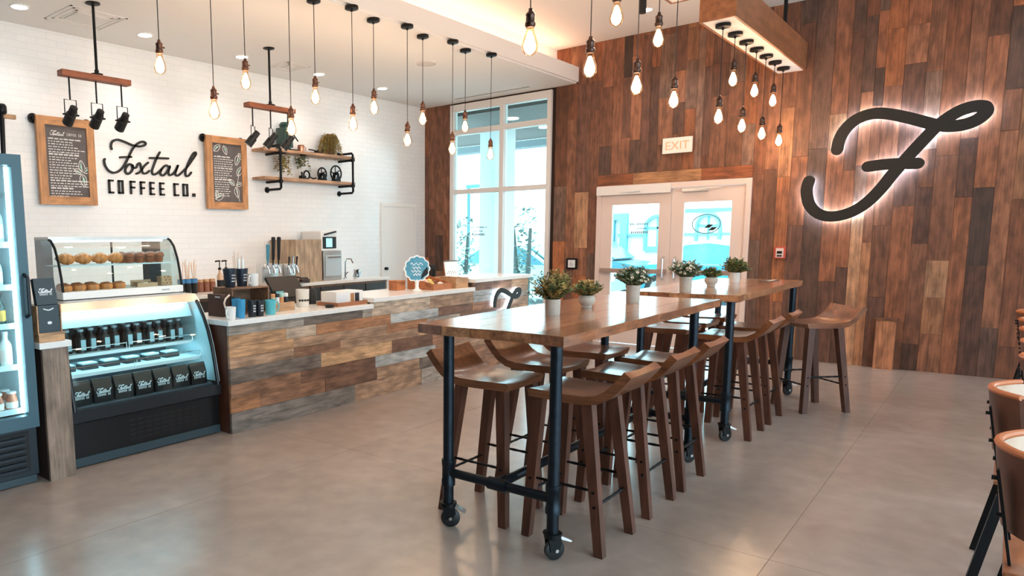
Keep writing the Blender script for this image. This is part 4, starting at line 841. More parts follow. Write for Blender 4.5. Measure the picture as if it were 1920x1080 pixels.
pb = bottle_proto('milk_bottle', 'bottle', .22, .036, ('milk white', (238, 238, 232)), ('white cap', (235, 232, 228)), ('pale label', (240, 222, 214)))
put(pb, [(x, 4.60, FSH[1]+.0125) for x in (1.45, 1.54, 1.63, 1.72)], 'white milk bottle on the second lowest fridge shelf', 'milk bottles in the fridge'); clean(pb)
pb = bottle_proto('green_bottle', 'bottle', .2, .034, ('dark green glass', (30, 58, 54)), ('dark cap', (20, 28, 30)), ('yellow label', (214, 160, 62)), True)
put(pb, [(x, 4.60, FSH[2]+.0125) for x in (1.46, 1.54, 1.62, 1.70)], 'dark green bottle with yellow label in the fridge', 'green bottles in the fridge'); clean(pb)
pb = bottle_proto('water_bottle', 'bottle', .2, .033, ('pale water', (200, 226, 230)), ('dark cap', (20, 28, 30)), ('white label', (238, 240, 240)))
put(pb, [(x, 4.60, FSH[3]+.0125) for x in (1.46, 1.54, 1.62, 1.70)], 'pale water bottle on the second highest fridge shelf', 'water bottles in the fridge'); clean(pb)
pb = bottle_proto('tall_carton', 'bottle', .26, .036, ('carton blue', (190, 222, 226)), ('teal cap', (90, 150, 160)), ('white label', (238, 240, 240)), neck=.6)
put(pb, [(x, 4.62, FSH[4]+.0125) for x in (1.46, 1.55, 1.64, 1.73)], 'tall pale carton on the top fridge shelf', 'cartons in the fridge'); clean(pb)

# ================================================================== END POST WITH GIFT BOXES
t = thing('end_post', 'weathered wood end post with white cap between fridge and display case', 'post', (1.95, 4.7, 0)); o = t.location
bd = MB().box(1.868, 2.036, 4.42, 4.445, 0, .862).build('front_board', WALLWOOD, t, off=o, origin=(1.95, 4.43, .43)); bd.color = lin((150, 128, 112))+(1,)
MB().box(1.868, 2.036, 4.446, 5.3, 0, .862).build('core', mat('post core', (52, 34, 28), .8), t, off=o)
MB().box(1.84, 2.046, 4.385, 5.3, .863, .902, bev=.004).build('cap', QUARTZ, t, off=o)
t = thing('gift_box_riser', 'wooden display easel on the end post holding the dark gift boxes', 'display stand', (1.945, 4.5, .902)); o = t.location
MB().box(1.855, 2.02, 4.42, 4.60, .903, .945).build('base', PALEWOOD, t, off=o); MB().box(1.852, 2.022, 4.415, 4.425, .945, .96).build('lip', PALEWOOD, t, off=o)
MB().box(1.86, 1.868, 4.44, 4.62, .945, 1.13).box(2.008, 2.016, 4.44, 4.62, .945, 1.13).build('side_rail', PALEWOOD, t, off=o)
TEAL = mat('slate teal card', (46, 62, 70), .5); PRINT = mat('white print', (232, 236, 238), .5)
def gift(label, zb, y0, hgt, lean, logo):
    w_ = .132; t = thing('gift_box', label, 'gift box', (1.938, y0, zb), group='dark gift boxes'); R = Matrix.Rotation(-lean, 4, 'X')
    MB().box(-w_/2, w_/2, 0, .04, 0, hgt, M=R).build('box', TEAL, t)
    M = R @ frame((0, -.0005, hgt*.45), (1, 0, 0), (0, 0, 1))
    if logo: fox_logo(MB(), M, .085, .006, .0008).build('print', PRINT, t)['kind'] = 'stuff'
    else:
        mb = MB(); mb.stroke([M @ Vector((-.03, .08, 0)), M @ Vector((0, .07, 0)), M @ Vector((.03, .08, 0))], R.to_3x3() @ Vector((0, -1, 0)), .007, .0008, 4); mb.stroke([M @ Vector((-.004, -.01, 0)), M @ Vector((.006, -.01, 0))], R.to_3x3() @ Vector((0, -1, 0)), .018, .0008, 0); mb.build('print', PRINT, t)['kind'] = 'stuff'
gift('lower dark gift box with a small white dot on the end post easel', .946, 4.44, .185, .05, False)
gift('upper dark gift box with white script print leaning on the end post easel', 1.134, 4.455, .17, .22, True)
t = thing('utensil_cup', 'white cup holding dark wooden utensils behind the gift boxes', 'cup', (1.975, 4.92, .903)); o = t.location
MB().lathe([(.001, .0), (.045, 0), (.05, .30), (.046, .30), (.042, .02)], n=18, cap=False).build('cup', WHITE, t, True)
for k in range(6):
    a = k*1.05; MB().tube([(.02*math.cos(a), .02*math.sin(a), .01), (.045*math.cos(a), .045*math.sin(a), .40+.02*(k % 3))], [.005, .008], 6).build('utensil', mat('dark utensil', (78, 42, 34), .5), t, True)

# ================================================================== CURVED DISPLAY CASE
cx0, cx1 = 2.06, 3.275
t = thing('display_case', 'black curved-glass refrigerated display case with steel top at the counter end', 'display case', ((cx0+cx1)/2, 4.95, 0)); o = t.location
CASEB = mat('case black', (20, 22, 25), .35, .3)
MB().box(cx0, cx1, 4.54, 5.28, .07, .30).build('machine_base', CASEB, t, off=o)
MB().prism([(cx0, 4.54, .30), (cx0, 5.28, .30), (cx0, 5.28, .40), (cx0, 4.50, .40), (cx0, 4.505, .32)], (cx1-cx0, 0, 0)).build('front_sill', mat('case sill', (40, 46, 52), .3, .3), t, off=o)
MB().box(cx0, cx1, 4.53, 4.56, .01, .07).build('kick_plate', mat('kick teal', (48, 66, 74), .4), t, off=o)
for row in range(5):
    for k in range(10):
        x = 2.5+k*.065; MB().box(x, x+.045, 4.5385, 4.541, .11+row*.034, .122+row*.034).build('vent_slot', MATT, t, off=o)
prof = [(4.50, .42), (4.525, .55), (4.558, .70), (4.60, .82), (4.65, .92), (4.71, 1.01), (4.745, 1.05)]
def sheet(mb, pr, xa, xb, th=.006):
    n = len(pr); inner = [(y+th, z-.001) for y, z in pr]; vs = [(x, y, z) for x in (xa, xb) for y, z in pr]+[(x, y, z) for x in (xa, xb) for y, z in inner]; fs = []
    for k in range(n-1): fs += [(k, k+1, n+k+1, n+k), (2*n+k, 3*n+k, 3*n+k+1, 2*n+k+1)]
    return mb.add(vs, fs)
sheet(MB(), prof, cx0+.03, cx1-.03).build('front_glass', CASEGLASS, t, True, off=o)
for x in (cx0+.015, cx1-.045): MB().tube([(x+.015, y, z) for y, z in [(4.498, .40)]+prof], .014, 8).build('glass_frame', CASEB, t, True, off=o)
for x, m_ in ((cx0, CASEGLASS), (cx1-.012, mat('case liner', (196, 222, 226), .4))): MB().prism([(x, 5.27, .40)]+[(x, y+.012, z) for y, z in prof]+[(x, 5.27, 1.06)], (.012, 0, 0)).build('side_panel', m_, t, off=o)
MB().prism([(cx0, 4.735, 1.045), (cx0, 4.80, 1.10), (cx0, 5.28, 1.105), (cx0, 5.28, 1.065), (cx0, 4.76, 1.06)], (cx1-cx0, 0, 0)).build('steel_top', STEEL, t, off=o)
MB().box(cx0+.02, cx1-.02, 5.24, 5.27, .40, 1.06).build('back_panel', mat('case rear', (78, 92, 98), .4), t, off=o)
MB().box(cx0+.04, cx1-.04, 4.56, 5.24, .40, .415).build('deck', mat('case deck', (70, 80, 86), .4), t, off=o)
MB().prism([(cx0+.04, 4.80, .925), (cx0+.04, 5.23, .91), (cx0+.04, 5.23, 1.03), (cx0+.04, 4.84, 1.02)], (cx1-cx0-.08, 0, 0)).build('evaporator_cover', mat('case liner', (196, 222, 226), .4), t, off=o)
for z, y0 in ((.60, 4.70), (.72, 4.80)):
    s = MB().box(cx0+.03, cx1-.03, y0, 5.22, z, z+.012).build('shelf', mat('case shelf', (215, 230, 232), .3), t, off=o)
    MB().box(cx0+.05, cx1-.05, y0-.004, y0, z-.012, z+.012).build('shelf_edge', FRI, s, off=o)
    for xa, xb in ((cx0+.04, (cx0+cx1)/2-.01), ((cx0+cx1)/2+.01, cx1-.04)):
        MB().tube([(xa, y0+.005, z+.012), (xa, y0+.005, z+.055), (xb, y0+.005, z+.055), (xb, y0+.005, z+.012)], .004, 6).build('guard_rail', CHROME, s, True, off=o)
    MB().box(cx0+.08, cx1-.08, y0+.02, y0+.035, z-.012, z).build('light_strip', COOL, s, off=o)
MB().box(cx0+.08, cx1-.08, 4.80, 4.83, 1.03, 1.042).build('light_strip', COOL, t, off=o)
# goods in the case
pb = bottle_proto('cold_brew_bottle', 'bottle', .17, .036, ('black bottle', (18, 20, 24)), ('silver cap', (170, 184, 190)), None, neck=.55)
mb = MB(); M0 = frame((0, -.0365, .05), (1, 0, 0), (0, 0, 1)); mb.box(-.018, .018, -.0385, -.0355, .02, .095); mb.build('label', mat('bottle label', (170, 205, 214), .6), pb)
put(pb, [(2.155+.092*i, 4.87+.03*(i % 2), .7325, 0) for i in range(12)]+[(2.20+.092*i, 5.02, .7325, 1) for i in range(11)], 'black bottle on the upper display case shelf', 'bottles in the display case'); clean(pb)
BAG = mat('black foil bag', (17, 18, 21), .35)
def bag_proto():
    t = thing('coffee_bag', 'x', 'coffee bag')
    MB().prism([(-.07, -.04, 0), (.07, -.04, 0), (.066, -.03, .12), (.07, -.004, .17), (-.07, -.004, .17), (-.066, -.03, .12)], (0, 0, 0)).v
    vs = [(-.07, -.035, 0), (.07, -.035, 0), (.07, .035, 0), (-.07, .035, 0), (-.068, -.038, .09), (.068, -.038, .09), (.068, .038, .09), (-.068, .038, .09), (-.07, -.004, .165), (.07, -.004, .165), (.07, .004, .165), (-.07, .004, .165)]
    MB().add(vs, [(3, 2, 1, 0), (0, 1, 5, 4), (1, 2, 6, 5), (2, 3, 7, 6), (3, 0, 4, 7), (4, 5, 9, 8), (5, 6, 10, 9), (6, 7, 11, 10), (7, 4, 8, 11), (8, 9, 10, 11)]).build('pouch', BAG, t)
    fox_logo(MB(), frame((0, -.0395, .066), (1, 0, .0), (0, -.02, 1)), .105, .006, .0008).build('print', PRINT, t)['kind'] = 'stuff'
    return t
bg = bag_proto(); put(bg, [(2.18+.158*i, 4.61, .4155) for i in range(7)], 'black coffee bag with white script in the curved display case', 'coffee bags in the display case'); clean(bg)
pb = thing('food_box', 'x', 'food box'); MB().box(-.06, .06, -.05, .05, 0, .035).build('tray', mat('dark tray', (48, 54, 58), .5), pb); MB().box(-.055, .055, -.045, .045, .035, .05, bev=.006).build('lid', mat('tray lid', (190, 212, 216), .3), pb); MB().cyl((0, -.02, .05), (0, -.02, .053), .018, 12).build('sticker', PRINT, pb)
put(pb, [(2.2+.17*i, 4.86, .6125) for i in range(6)], 'lidded food box in the middle of the curved display case', 'food boxes in the display case'); clean(pb)

# ================================================================== PASTRY CASE
px0, px1, py0, py1, pz = 2.29, 3.30, 5.0, 5.42, 1.107
t = thing('pastry_case', 'curved glass pastry case with two shelves on top of the display case', 'pastry case', ((px0+px1)/2, 5.2, pz)); o = t.location
MB().box(px0, px1, py0, py1, pz, pz+.055, bev=.004).build('base', WHITE, t, off=o)
pp = [(5.01, pz+.055), (5.025, pz+.15), (5.055, pz+.27), (5.10, pz+.37), (5.15, pz+.42), (5.19, pz+.435)]
sheet(MB(), pp, px0+.02, px1-.02, .005).build('front_glass', CASEGLASS, t, True, off=o)
for x in (px0+.008, px1-.008): MB().tube([(x, y, z) for y, z in pp], .010, 8).build('glass_frame', BLACK, t, True, off=o)
for x in (px0, px1-.01): MB().prism([(x, py1, pz+.055)]+[(x, y+.01, z) for y, z in pp]+[(x, py1, pz+.435)], (.006, 0, 0)).build('side_glass', CASEGLASS, t, off=o)
MB().box(px0+.001, px0+.085, py1-.1, py1-.001, pz+.0555, pz+.429).build('rear_post', CASEB, t, off=o); MB().box(px1-.115, px1-.001, py1-.1, py1-.001, pz+.0555, pz+.429).build('rear_post', CASEB, t, off=o)
MB().box(px0, px1, 5.18, py1, pz+.43, pz+.455).build('roof', STEEL, t, off=o)
MB().box((px0+px1)/2-.006, (px0+px1)/2+.006, 5.2, 5.212, pz+.055, pz+.43).build('mid_post', BLACK, t, off=o)
MB().box(px0+.03, px1-.03, 5.07, py1-.03, pz+.235, pz+.245).build('shelf', mat('case shelf', (215, 230, 232), .3), t, off=o)
MB().box(px0+.05, px1-.05, 5.2, 5.22, pz+.415, pz+.428).build('light_strip', COOL, t, off=o)
MB().box(px1-.20, px1-.13, py0-.001, py0, pz+.02, pz+.032).build('badge', mat('badge grey', (170, 176, 182), .5), t, off=o)
CRUST = mat('baked crust', (206, 126, 66), .5, vary=.35, vscale=26); DCRUST = mat('dark crust', (140, 74, 44), .45, vary=.35, vscale=30)
def croissant():
    t = thing('croissant', 'x', 'pastry'); pts = []; rs = []
    for k in range(17):
        a = math.pi*(.08+.84*k/16); f = math.sin(math.pi*k/16); pts.append(Vector((math.cos(a)*.058, -math.sin(a)*.045+.02, .0455))); rs.append(max(.006, (.012+.029*f)*(1+.09*(1 if k % 3 else -1))))
    MB().tube(pts, rs, 10).build('body', CRUST, t, True); return t
def muffin():
    t = thing('muffin', 'x', 'pastry'); MB().lathe([(.001, 0), (.027, 0), (.036, .045), (.034, .045)], n=16, cap=False).build('paper_cup', mat('muffin paper', (150, 84, 54), .7), t, True)
    MB().lathe([(.036, .044), (.043, .05), (.042, .064), (.03, .08), (.012, .088), (.001, .089)], n=16, cap=False).build('top', DCRUST, t, True); return t
def roll():
    t = thing('cinnamon_roll', 'x', 'pastry'); MB().lathe([(.001, 0), (.046, 0), (.052, .018), (.048, .04), (.03, .05), (.001, .052)], n=18, cap=False).build('bun', CRUST, t, True)
    MB().tube([Vector((math.cos(k*.5)*(.006+k*.0016), math.sin(k*.5)*(.006+k*.0016), .05-max(0, k-14)*.0009)) for k in range(25)], .004, 5).build('swirl', DCRUST, t, True); return t
zsu, zsl = pz+.2455, pz+.0555
c = croissant(); put(c, [(2.40+.13*i, 5.165, zsu, 0) for i in range(4)]+[(2.45+.14*i, 5.30, zsu, 1) for i in range(3)], 'golden croissant in the pastry case', 'croissants'); clean(c)
m = muffin(); put(m, [(2.90+.089*i, 5.13, zsu, 0) for i in range(4)]+[(2.90+.089*i, 5.24, zsu, 1) for i in range(4)], 'brown muffin in the pastry case', 'muffins'); clean(m)
r = roll(); put(r, [(2.36+.107*i, 5.11, zsl, 0) for i in range(5)]+[(2.40+.107*i, 5.23, zsl, 1) for i in range(3)], 'glossy bun in the pastry case', 'buns'); clean(r)
t = thing('cookie_box', 'speckled cookie slab on the lower right of the pastry case', 'pastry', (3.20, 5.12, zsl)); MB().box(-.05, .05, -.04, .04, 0, .075, bev=.008).build('slab', mat('cookie', (190, 150, 112), .8, vary=.2, vscale=50), t)
for k in range(7): MB().lathe([(.001, -.0425), (.007, -.0415), (.006, -.039)], (-.035+.012*k, 0, .02+.024*(k*5 % 3)), 8, axis=1, cap=False).build('chip', MATS['dark crust'], t, True)
t = thing('kraft_tray', 'open kraft paper tray of wrapped bars in the pastry case', 'tray', (3.02, 5.13, zsl)); MB().box(-.09, .09, -.05, .05, 0, .006).box(-.09, .09, -.055, -.05, 0, .03).box(-.09, .09, .05, .055, 0, .05).build('tray', mat('kraft', (198, 160, 124), .8), t)
for k in range(3): MB().box(-.075+.052*k, -.035+.052*k, -.04, .04, .007, .035, bev=.005).build('bar', [MATS['cookie'], mat('wrap white', (232, 226, 218), .5), MATS['dark crust']][k], t)

# ================================================================== GOODS ON THE LOW COUNTER
Z1, Z2, Z3, ZB = .9055, .9625, 1.0535, .9505
def span(pxl, pxr, pyt, pyb, yp):
    a, b = PY(pxl, pyb, yp), PY(pxr, pyb, yp); return a.x, b.x, PY((pxl+pxr)/2, pyt, yp).z
xl, xr, zt_ = span(436, 506, 541, 590, 4.64); yb = min(4.98, PX(400, 560, xl).y)
t = thing('wooden_crate', 'dark open wooden crate on the low counter, drinkware in and on it', 'crate', ((xl+xr)/2, 4.8, Z1)); o = t.location
w_ = .014
for nm, b in (('side_board', (xl, xl+w_, 4.64, yb, Z1, zt_)), ('side_board', (xr-w_, xr, 4.64, yb, Z1, zt_)), ('top_board', (xl, xr, 4.64, (4.64+yb)/2-.002, zt_, zt_+w_)), ('top_board', (xl, xr, (4.64+yb)/2+.002, yb, zt_, zt_+w_)), ('bottom_board', (xl+w_, xr-w_, 4.64, yb, Z1, Z1+w_)), ('back_board', (xl+w_, xr-w_, yb-w_, yb, Z1+w_, (Z1+zt_)/2)), ('back_board', (xl+w_, xr-w_, yb-w_, yb, (Z1+zt_)/2+.003, zt_))):
    MB().box(*b).build(nm, CRATEWOOD, t, off=o)
ztc = zt_+w_+.0005
def tumbler(name, label, cat, loc, h, r0, r1, m, grp=None, lid=None, handle=None, prn=None):
    t = thing(name, label, cat, loc, group=grp); o = t.location
    MB().lathe([(.001, 0), (r0*.95, 0), (r0, .004), (r1, h), (r1*.93, h), (r0*.9, .01), (.001, .01)], n=20, cap=False).build('body', m, t, True)
    if lid: MB().lathe([(r1*1.03, h-.004), (r1*1.03, h+.006), (r1*.8, h+.012), (.001, h+.012)], n=20, cap=False).build('lid', lid, t, True)
    if handle:
        a, hm = handle; d = Vector((math.cos(a), math.sin(a), 0)); rm = (r0+r1)/2
        MB().tube([d*(rm*.97)+Vector((0, 0, h*.82)), d*(rm+.022)+Vector((0, 0, h*.84)), d*(rm+.034)+Vector((0, 0, h*.55)), d*(rm+.022)+Vector((0, 0, h*.24)), d*(rm*.95)+Vector((0, 0, h*.22))], .006, 8).build('handle', hm, t, True)
    if prn:
        mb = MB()
        for k in range(3):
            for q in range(3): a = -1.9+.28*q; zz = h*(.3+.16*k); rr_ = (r0+(r1-r0)*zz/h)*1.012; a2 = a+.16; mb.add([(rr_*math.cos(a), rr_*math.sin(a), zz), (rr_*math.cos(a2), rr_*math.sin(a2), zz), (rr_*math.cos(a2), rr_*math.sin(a2), zz+h*.09), (rr_*math.cos(a), rr_*math.sin(a), zz+h*.09)], [(0, 1, 2, 3)])
        mb.build('print', prn, t)['kind'] = 'stuff'
    return t
CUPW = mat('white ceramic', (238, 236, 232), .25); NAVY = mat('navy enamel', (26, 38, 52), .35); BLUE = mat('bright blue steel', (58, 150, 196), .35); TEALC = mat('teal enamel', (92, 186, 196), .3); DKC = mat('dark cup', (22, 28, 36), .4)
p = PY(434, 530, 4.72); tumbler('metal_bucket', 'dark blue metal bucket with white print on top of the crate, left one', 'bucket', (p.x, 4.74, ztc), .155, .042, .058, NAVY, 'dark metal buckets', None, None, PRINT)
p = PY(456, 530, 4.74); tumbler('metal_bucket', 'dark blue metal bucket with paper rolls on top of the crate, right one', 'bucket', (p.x+.01, 4.77, ztc), .15, .042, .056, NAVY, 'dark metal buckets', None, None, PRINT)
bx_ = p.x+.01
for k in range(2):
    t = thing('paper_roll', 'white paper roll standing in the right dark bucket, %s one' % ('left', 'right')[k], 'paper roll', (bx_-.02+.035*k, 4.77, ztc+.014)); MB().tube([(0, 0, 0), (-.01+.01*k, 0, .22)], .014, 12).build('roll', CUPW, t, True); MB().tube([(-.01+.01*k, 0, .219), (-.01+.01*k, 0, .222)], .006, 8).build('core', mat('roll core', (170, 150, 130), .8), t)
p = PY(474, 533, 4.72); tumbler('mug', 'white mug with dotted band on top of the crate', 'mug', (p.x, 4.71, ztc), .105, .04, .044, CUPW, 'white mugs', None, (3.5, CUPW), None)
p = PZ(432, 600, Z1); tumbler('mug', 'white mug at the front left corner of the low counter', 'mug', (max(p.x, 3.36), 4.455, Z1), .1, .036, .044, CUPW, 'white mugs', None, (3.6, CUPW), None)
p = PZ(455, 597, Z1); tumbler('tumbler', 'bright blue tall tumbler standing before the crate', 'tumbler', (p.x+.01, 4.47, Z1), .15, .027, .035, BLUE, 'tumblers before the crate')
tumbler('tumbler', 'second bright blue tumbler half hidden behind the first', 'tumbler', (p.x+.035, 4.575, Z1), .155, .027, .035, BLUE, 'tumblers before the crate', DKC)
p = PZ(473, 594, Z1); tumbler('travel_cup', 'black travel cup with white print right of the blue tumbler', 'cup', (p.x+.005, 4.48, Z1), .135, .032, .038, DKC, 'tumblers before the crate', None, None, PRINT)
p = PZ(489, 593, Z1); tumbler('travel_cup', 'black travel cup with white print left of the teal mug', 'cup', (p.x+.012, 4.475, Z1), .13, .033, .038, DKC, 'tumblers before the crate', None, None, PRINT)
p = PZ(505, 589, Z1); tumbler('mug', 'teal enamel mug beside the small wooden caddy', 'mug', (p.x+.0, 4.50, Z1), .12, .042, .047, TEALC, 'tumblers before the crate', None, (-.3, TEALC), None)
t = thing('shopping_bag', 'dark brown paper bag with cream rope handle at the left of the crate', 'bag', (xl-.055, 4.70, Z1)); o = t.location
MB().box(-.04, .04, -.05, .14, 0, .18).build('body', mat('dark brown paper', (70, 46, 40), .7), t)
MB().tube([(.03, -.06, .175), (-.02, -.075, .15), (-.04, -.08, .115), (-.035, -.085, .08), (-.005, -.085, .065), (.035, -.075, .075)], .008, 8).build('rope_handle', mat('cream rope', (226, 208, 190), .8), t, True)
mb = MB(); 
for k in range(5): mb.stroke([(-.0405, -.03+k*.014, .155), (-.0405, -.022+k*.014, .165), (-.0405, -.018+k*.014, .155)], (-1, 0, 0), .004, .0006, 3)
mb.build('print', PRINT, t)['kind'] = 'stuff'
# small caddy with sachets
p0, p1 = PZ(520, 591, Z1), PZ(553, 583, Z1); x0 = PY(516, 590, 4.6).x; x1 = PY(553, 585, 4.6).x
t = thing('wooden_caddy', 'low pale wooden caddy on the low counter beside the teal mug', 'box', ((x0+x1)/2, 4.65, Z1)); o = t.location
for nm, b in (('front_board', (x0, x1, 4.60, 4.61, Z1, Z1+.075)), ('back_board', (x0, x1, 4.75, 4.76, Z1, Z1+.075)), ('side_board', (x0, x0+.01, 4.61, 4.75, Z1, Z1+.075)), ('side_board', (x1-.01, x1, 4.61, 4.75, Z1, Z1+.075)), ('bottom_board', (x0+.01, x1-.01, 4.61, 4.75, Z1, Z1+.01))): MB().box(*b).build(nm, PALEWOOD, t, off=o)
cc = [mat('sachet orange', (222, 156, 100), .6), MATS['dark cup'], mat('sachet mint', (168, 206, 196), .6), CUPW]
for k in range(4):
    xx = x0+.04+k*(x1-x0-.08)/3; t = thing('spice_tin', ['orange-topped', 'black', 'mint green', 'white'][k]+' little tin standing in the pale wooden caddy', 'tin', (xx, 4.67, Z1+.0105), group='tins in the caddy')
    MB().lathe([(.001, 0), (.019, 0), (.019, .11), (.001, .11)], n=14, cap=False).build('body', cc[(k+2) % 4], t, True); MB().lathe([(.02, .108), (.02, .135), (.012, .14), (.001, .14)], n=14, cap=False).build('lid', cc[k], t, True)
p = PZ(562, 577, Z1); t = tumbler('mug', 'large cream mug with a row of black dots by the till', 'mug', (4.43, 4.78, Z1), .16, .058, .064, mat('cream ceramic', (226, 218, 206), .35), None)
for k in range(7):
    a = -2.75+k*.42; d = Vector((math.cos(a), math.sin(a), 0)); MB().tube([Vector((0, 0, .06))+d*.058, Vector((0, 0, .06))+d*.0625], .011, 10).build('dot', MATT, t)
# till
t = thing('till_screen', 'black tilted till screen on the staff side of the counter', 'till', (4.42, 5.0, Z1)); o = t.location
MB().lathe([(.08, 0), (.08, .012), (.02, .02), (.018, .1)], (0, 0, 0), 18).build('stand', BLACK, t, True)
R = Matrix.Translation((0, 0, .17)) @ Matrix.Rotation(math.radians(-38), 4, 'X'); MB().box(-.19, .19, -.015, .015, -.12, .12, M=R, bev=.006).build('screen_back', MATT, t); MB().box(-.18, .18, .0155, .017, -.11, .11, M=R).build('display', mat('display dark', (20, 26, 34), .1), t)
t = thing('card_reader', 'small teal-screened card terminal propped beside the cream mug', 'card reader', (4.27, 4.86, Z1)); R = Matrix.Rotation(math.radians(-20), 4, 'X'); MB().box(-.055, .055, 0, .02, 0, .17, M=R, bev=.004).build('case', MATT, t); MB().box(-.045, .045, -.0015, 0, .05, .155, M=R).build('screen', mat('teal screen', (70, 130, 140), .2, emit=.25), t)
t = thing('dark_canister', 'black canister standing between the till and the white box', 'canister', (4.66, 4.9, Z1)); MB().lathe([(.001, 0), (.045, 0), (.045, .13), (.03, .15), (.001, .15)], n=18, cap=False).build('body', MATT, t, True); MB().lathe([(.025, .15), (.025, .17), (.001, .172)], n=14, cap=False).build('lid', COPPER, t, True)
t = thing('small_dish', 'small black dish at the front of the low counter', 'dish', (4.50, 4.50, Z1)); MB().lathe([(.001, 0), (.035, 0), (.045, .025), (.042, .025), (.033, .006), (.001, .006)], n=20, cap=False).build('bowl', MATT, t, True); MB().lathe([(.0335, .0065), (.001, .0065)], n=16, cap=False).build('sauce', mat('dish fill', (44, 40, 38), .4), t)
t = thing('wooden_tray', 'wooden tray under the white box at the step of the counter', 'tray', (4.78, 4.60, Z1)); MB().box(-.19, .19, -.12, .14, 0, .01).build('base', PALEWOOD, t); MB().box(-.19, .19, -.13, -.12, 0, .035).build('rail', wood('tray rail', 0, (170, 110, 76), .5, .3), t); MB().box(-.19, .19, .14, .15, 0, .035).build('rail', MATS['tray rail'], t); MB().box(-.2, -.19, -.13, .15, 0, .035).build('rail', MATS['tray rail'], t); MB().box(.19, .2, -.13, .15, 0, .035).build('rail', MATS['tray rail'], t)
t = thing('display_carton', 'long white carton with small colour prints on the wooden tray', 'carton', (4.78, 4.61, Z1+.0105)); MB().box(-.18, .18, -.1, .1, 0, .12).build('carton', CUPW, t)
MB().box(.01, .06, -.1015, -.1, .015, .10).build('print', mat('print amber', (176, 120, 70), .6, vary=.5, vscale=60), t); MB().box(.07, .13, -.1015, -.1, .015, .10).build('print', mat('print black', (36, 34, 36), .6, vary=.5, vscale=80), t); MB().box(-.16, -.04, -.101, -.1, .02, .09).build('print', mat('print pale', (222, 224, 228), .6), t)

# ================================================================== GOODS ON THE HIGHER COUNTER
t = thing('round_sign', 'round blue scalloped sign with white writing on a white stand', 'sign', (5.915, 4.60, Z2)); SB = mat('sign blue', (78, 150, 176), .5, vary=.15, vscale=18)
MB().lathe([(.001, 0), (.05, 0), (.05, .012), (.026, .02), (.018, .05), (.022, .07), (.018, .12), (.001, .12)], n=18, cap=False).build('stand', CUPW, t, True)
a0 = math.radians(-40); R = Matrix.Rotation(a0, 4, 'Z') @ Matrix.Translation((0, -.012, .235))
def scal(r, n=12, amp=.012): return [R @ Vector(((r+amp*abs(math.cos(n*k*math.pi/96)))*math.cos(k*math.pi/48), 0, (r+amp*abs(math.cos(n*k*math.pi/96)))*math.sin(k*math.pi/48))) for k in range(96)]
MB().prism(scal(.13, 12, .014), R.to_3x3() @ Vector((0, .008, 0))).build('rim', CUPW, t); MB().prism([v+R.to_3x3() @ Vector((0, -.0015, 0)) for v in scal(.117)], R.to_3x3() @ Vector((0, .003, 0))).build('face', SB, t)
mb = MB(); rr = random.Random(4)
for k, (u, v, l) in enumerate(((-.07, .05, .13), (-.05, .01, .09), (-.06, -.025, .1), (-.04, -.06, .08))):
    pts = [R @ Vector((u+l*q/10, -.002, v+.012*math.sin(q*1.7+k))) for q in range(11)]; mb.stroke(pts, R.to_3x3() @ Vector((0, -1, 0)), .007, .001, 3)
mb.build('handwriting', PRINT, t)['kind'] = 'stuff'
MB().prism([R @ Vector(q) for q in ((.04, -.002, -.11), (.12, -.002, -.05), (.11, -.002, .02), (.07, -.002, -.02), (.05, -.002, -.06))], R.to_3x3() @ Vector((0, -.001, 0))).build('drawing', MATT, t)
def tray_box(name, label, cat, x0, x1, y0, y1, zf, zr, m, z0=Z2):
    t = thing(name, label, cat, ((x0+x1)/2, (y0+y1)/2, z0)); o = t.location
    MB().box(x0+.01, x1-.01, y0+.01, y1-.01, z0, z0+.008).build('bottom_board', m, t, off=o); MB().box(x0, x1, y0, y0+.01, z0, z0+zf).build('front_board', m, t, off=o); MB().box(x0, x1, y1-.01, y1, z0, z0+zr).build('back_board', m, t, off=o)
    for x in (x0, x1-.01): MB().prism([(x, y0+.01, z0), (x, y1-.01, z0), (x, y1-.01, z0+zr), (x, y0+.01, z0+zf)], (.01, 0, 0)).build('side_board', m, t, off=o)
    return t
HONEY = wood('honey wood', 0, (186, 116, 74), .45, .25, 26, 2.5)
tray_box('candy_tray', 'honey-coloured wooden tray of wrapped sweets on the middle counter step', 'tray', 6.08, 6.42, 4.50, 4.86, .065, .14, HONEY)
rr = random.Random(9); cols = [mat('sweet yellow', (226, 200, 120), .5), mat('sweet pink', (226, 190, 180), .5), mat('sweet white', (240, 234, 226), .5), mat('sweet brown', (122, 66, 44), .5)]
cn = ['yellow', 'pink', 'white', 'brown']
for i in range(16):
    k = (i*7+i//4) % 4; x, y = 6.12+.075*(i % 4)+.01, 4.545+.075*(i//4); t = thing('wrapped_sweet', '%s wrapped sweet in the wooden tray, %s row from the front, %s from left' % (cn[k], _ORD[i//4], _ORD[i % 4]), 'sweet', (x, y, Z2+.0085), rr.uniform(-.5, .5), 'sweets in the tray')
    MB().lathe([(.001, -.034), (.014, -.032), (.006, -.022), (.018, -.012), (.02, 0), (.018, .012), (.006, .022), (.014, .032), (.001, .034)], (0, 0, .03+.03*(i//4)*.5), 10, axis=0, cap=False).build('wrapper', cols[k], t, True)
    MB().cyl((0, 0, 0), (0, 0, .025+.03*(i//4)*.5), .016, 8).build('lower_sweet', cols[(k+1) % 4], t, True)
t = thing('brown_box', 'small reddish wooden box behind the round blue sign', 'box', (5.90, 4.86, Z2)); MB().box(-.07, .07, -.06, .06, 0, .09, bev=.004).build('body', HONEY, t); MB().box(-.072, .072, -.062, .062, .091, .105).build('lid', HONEY, t)
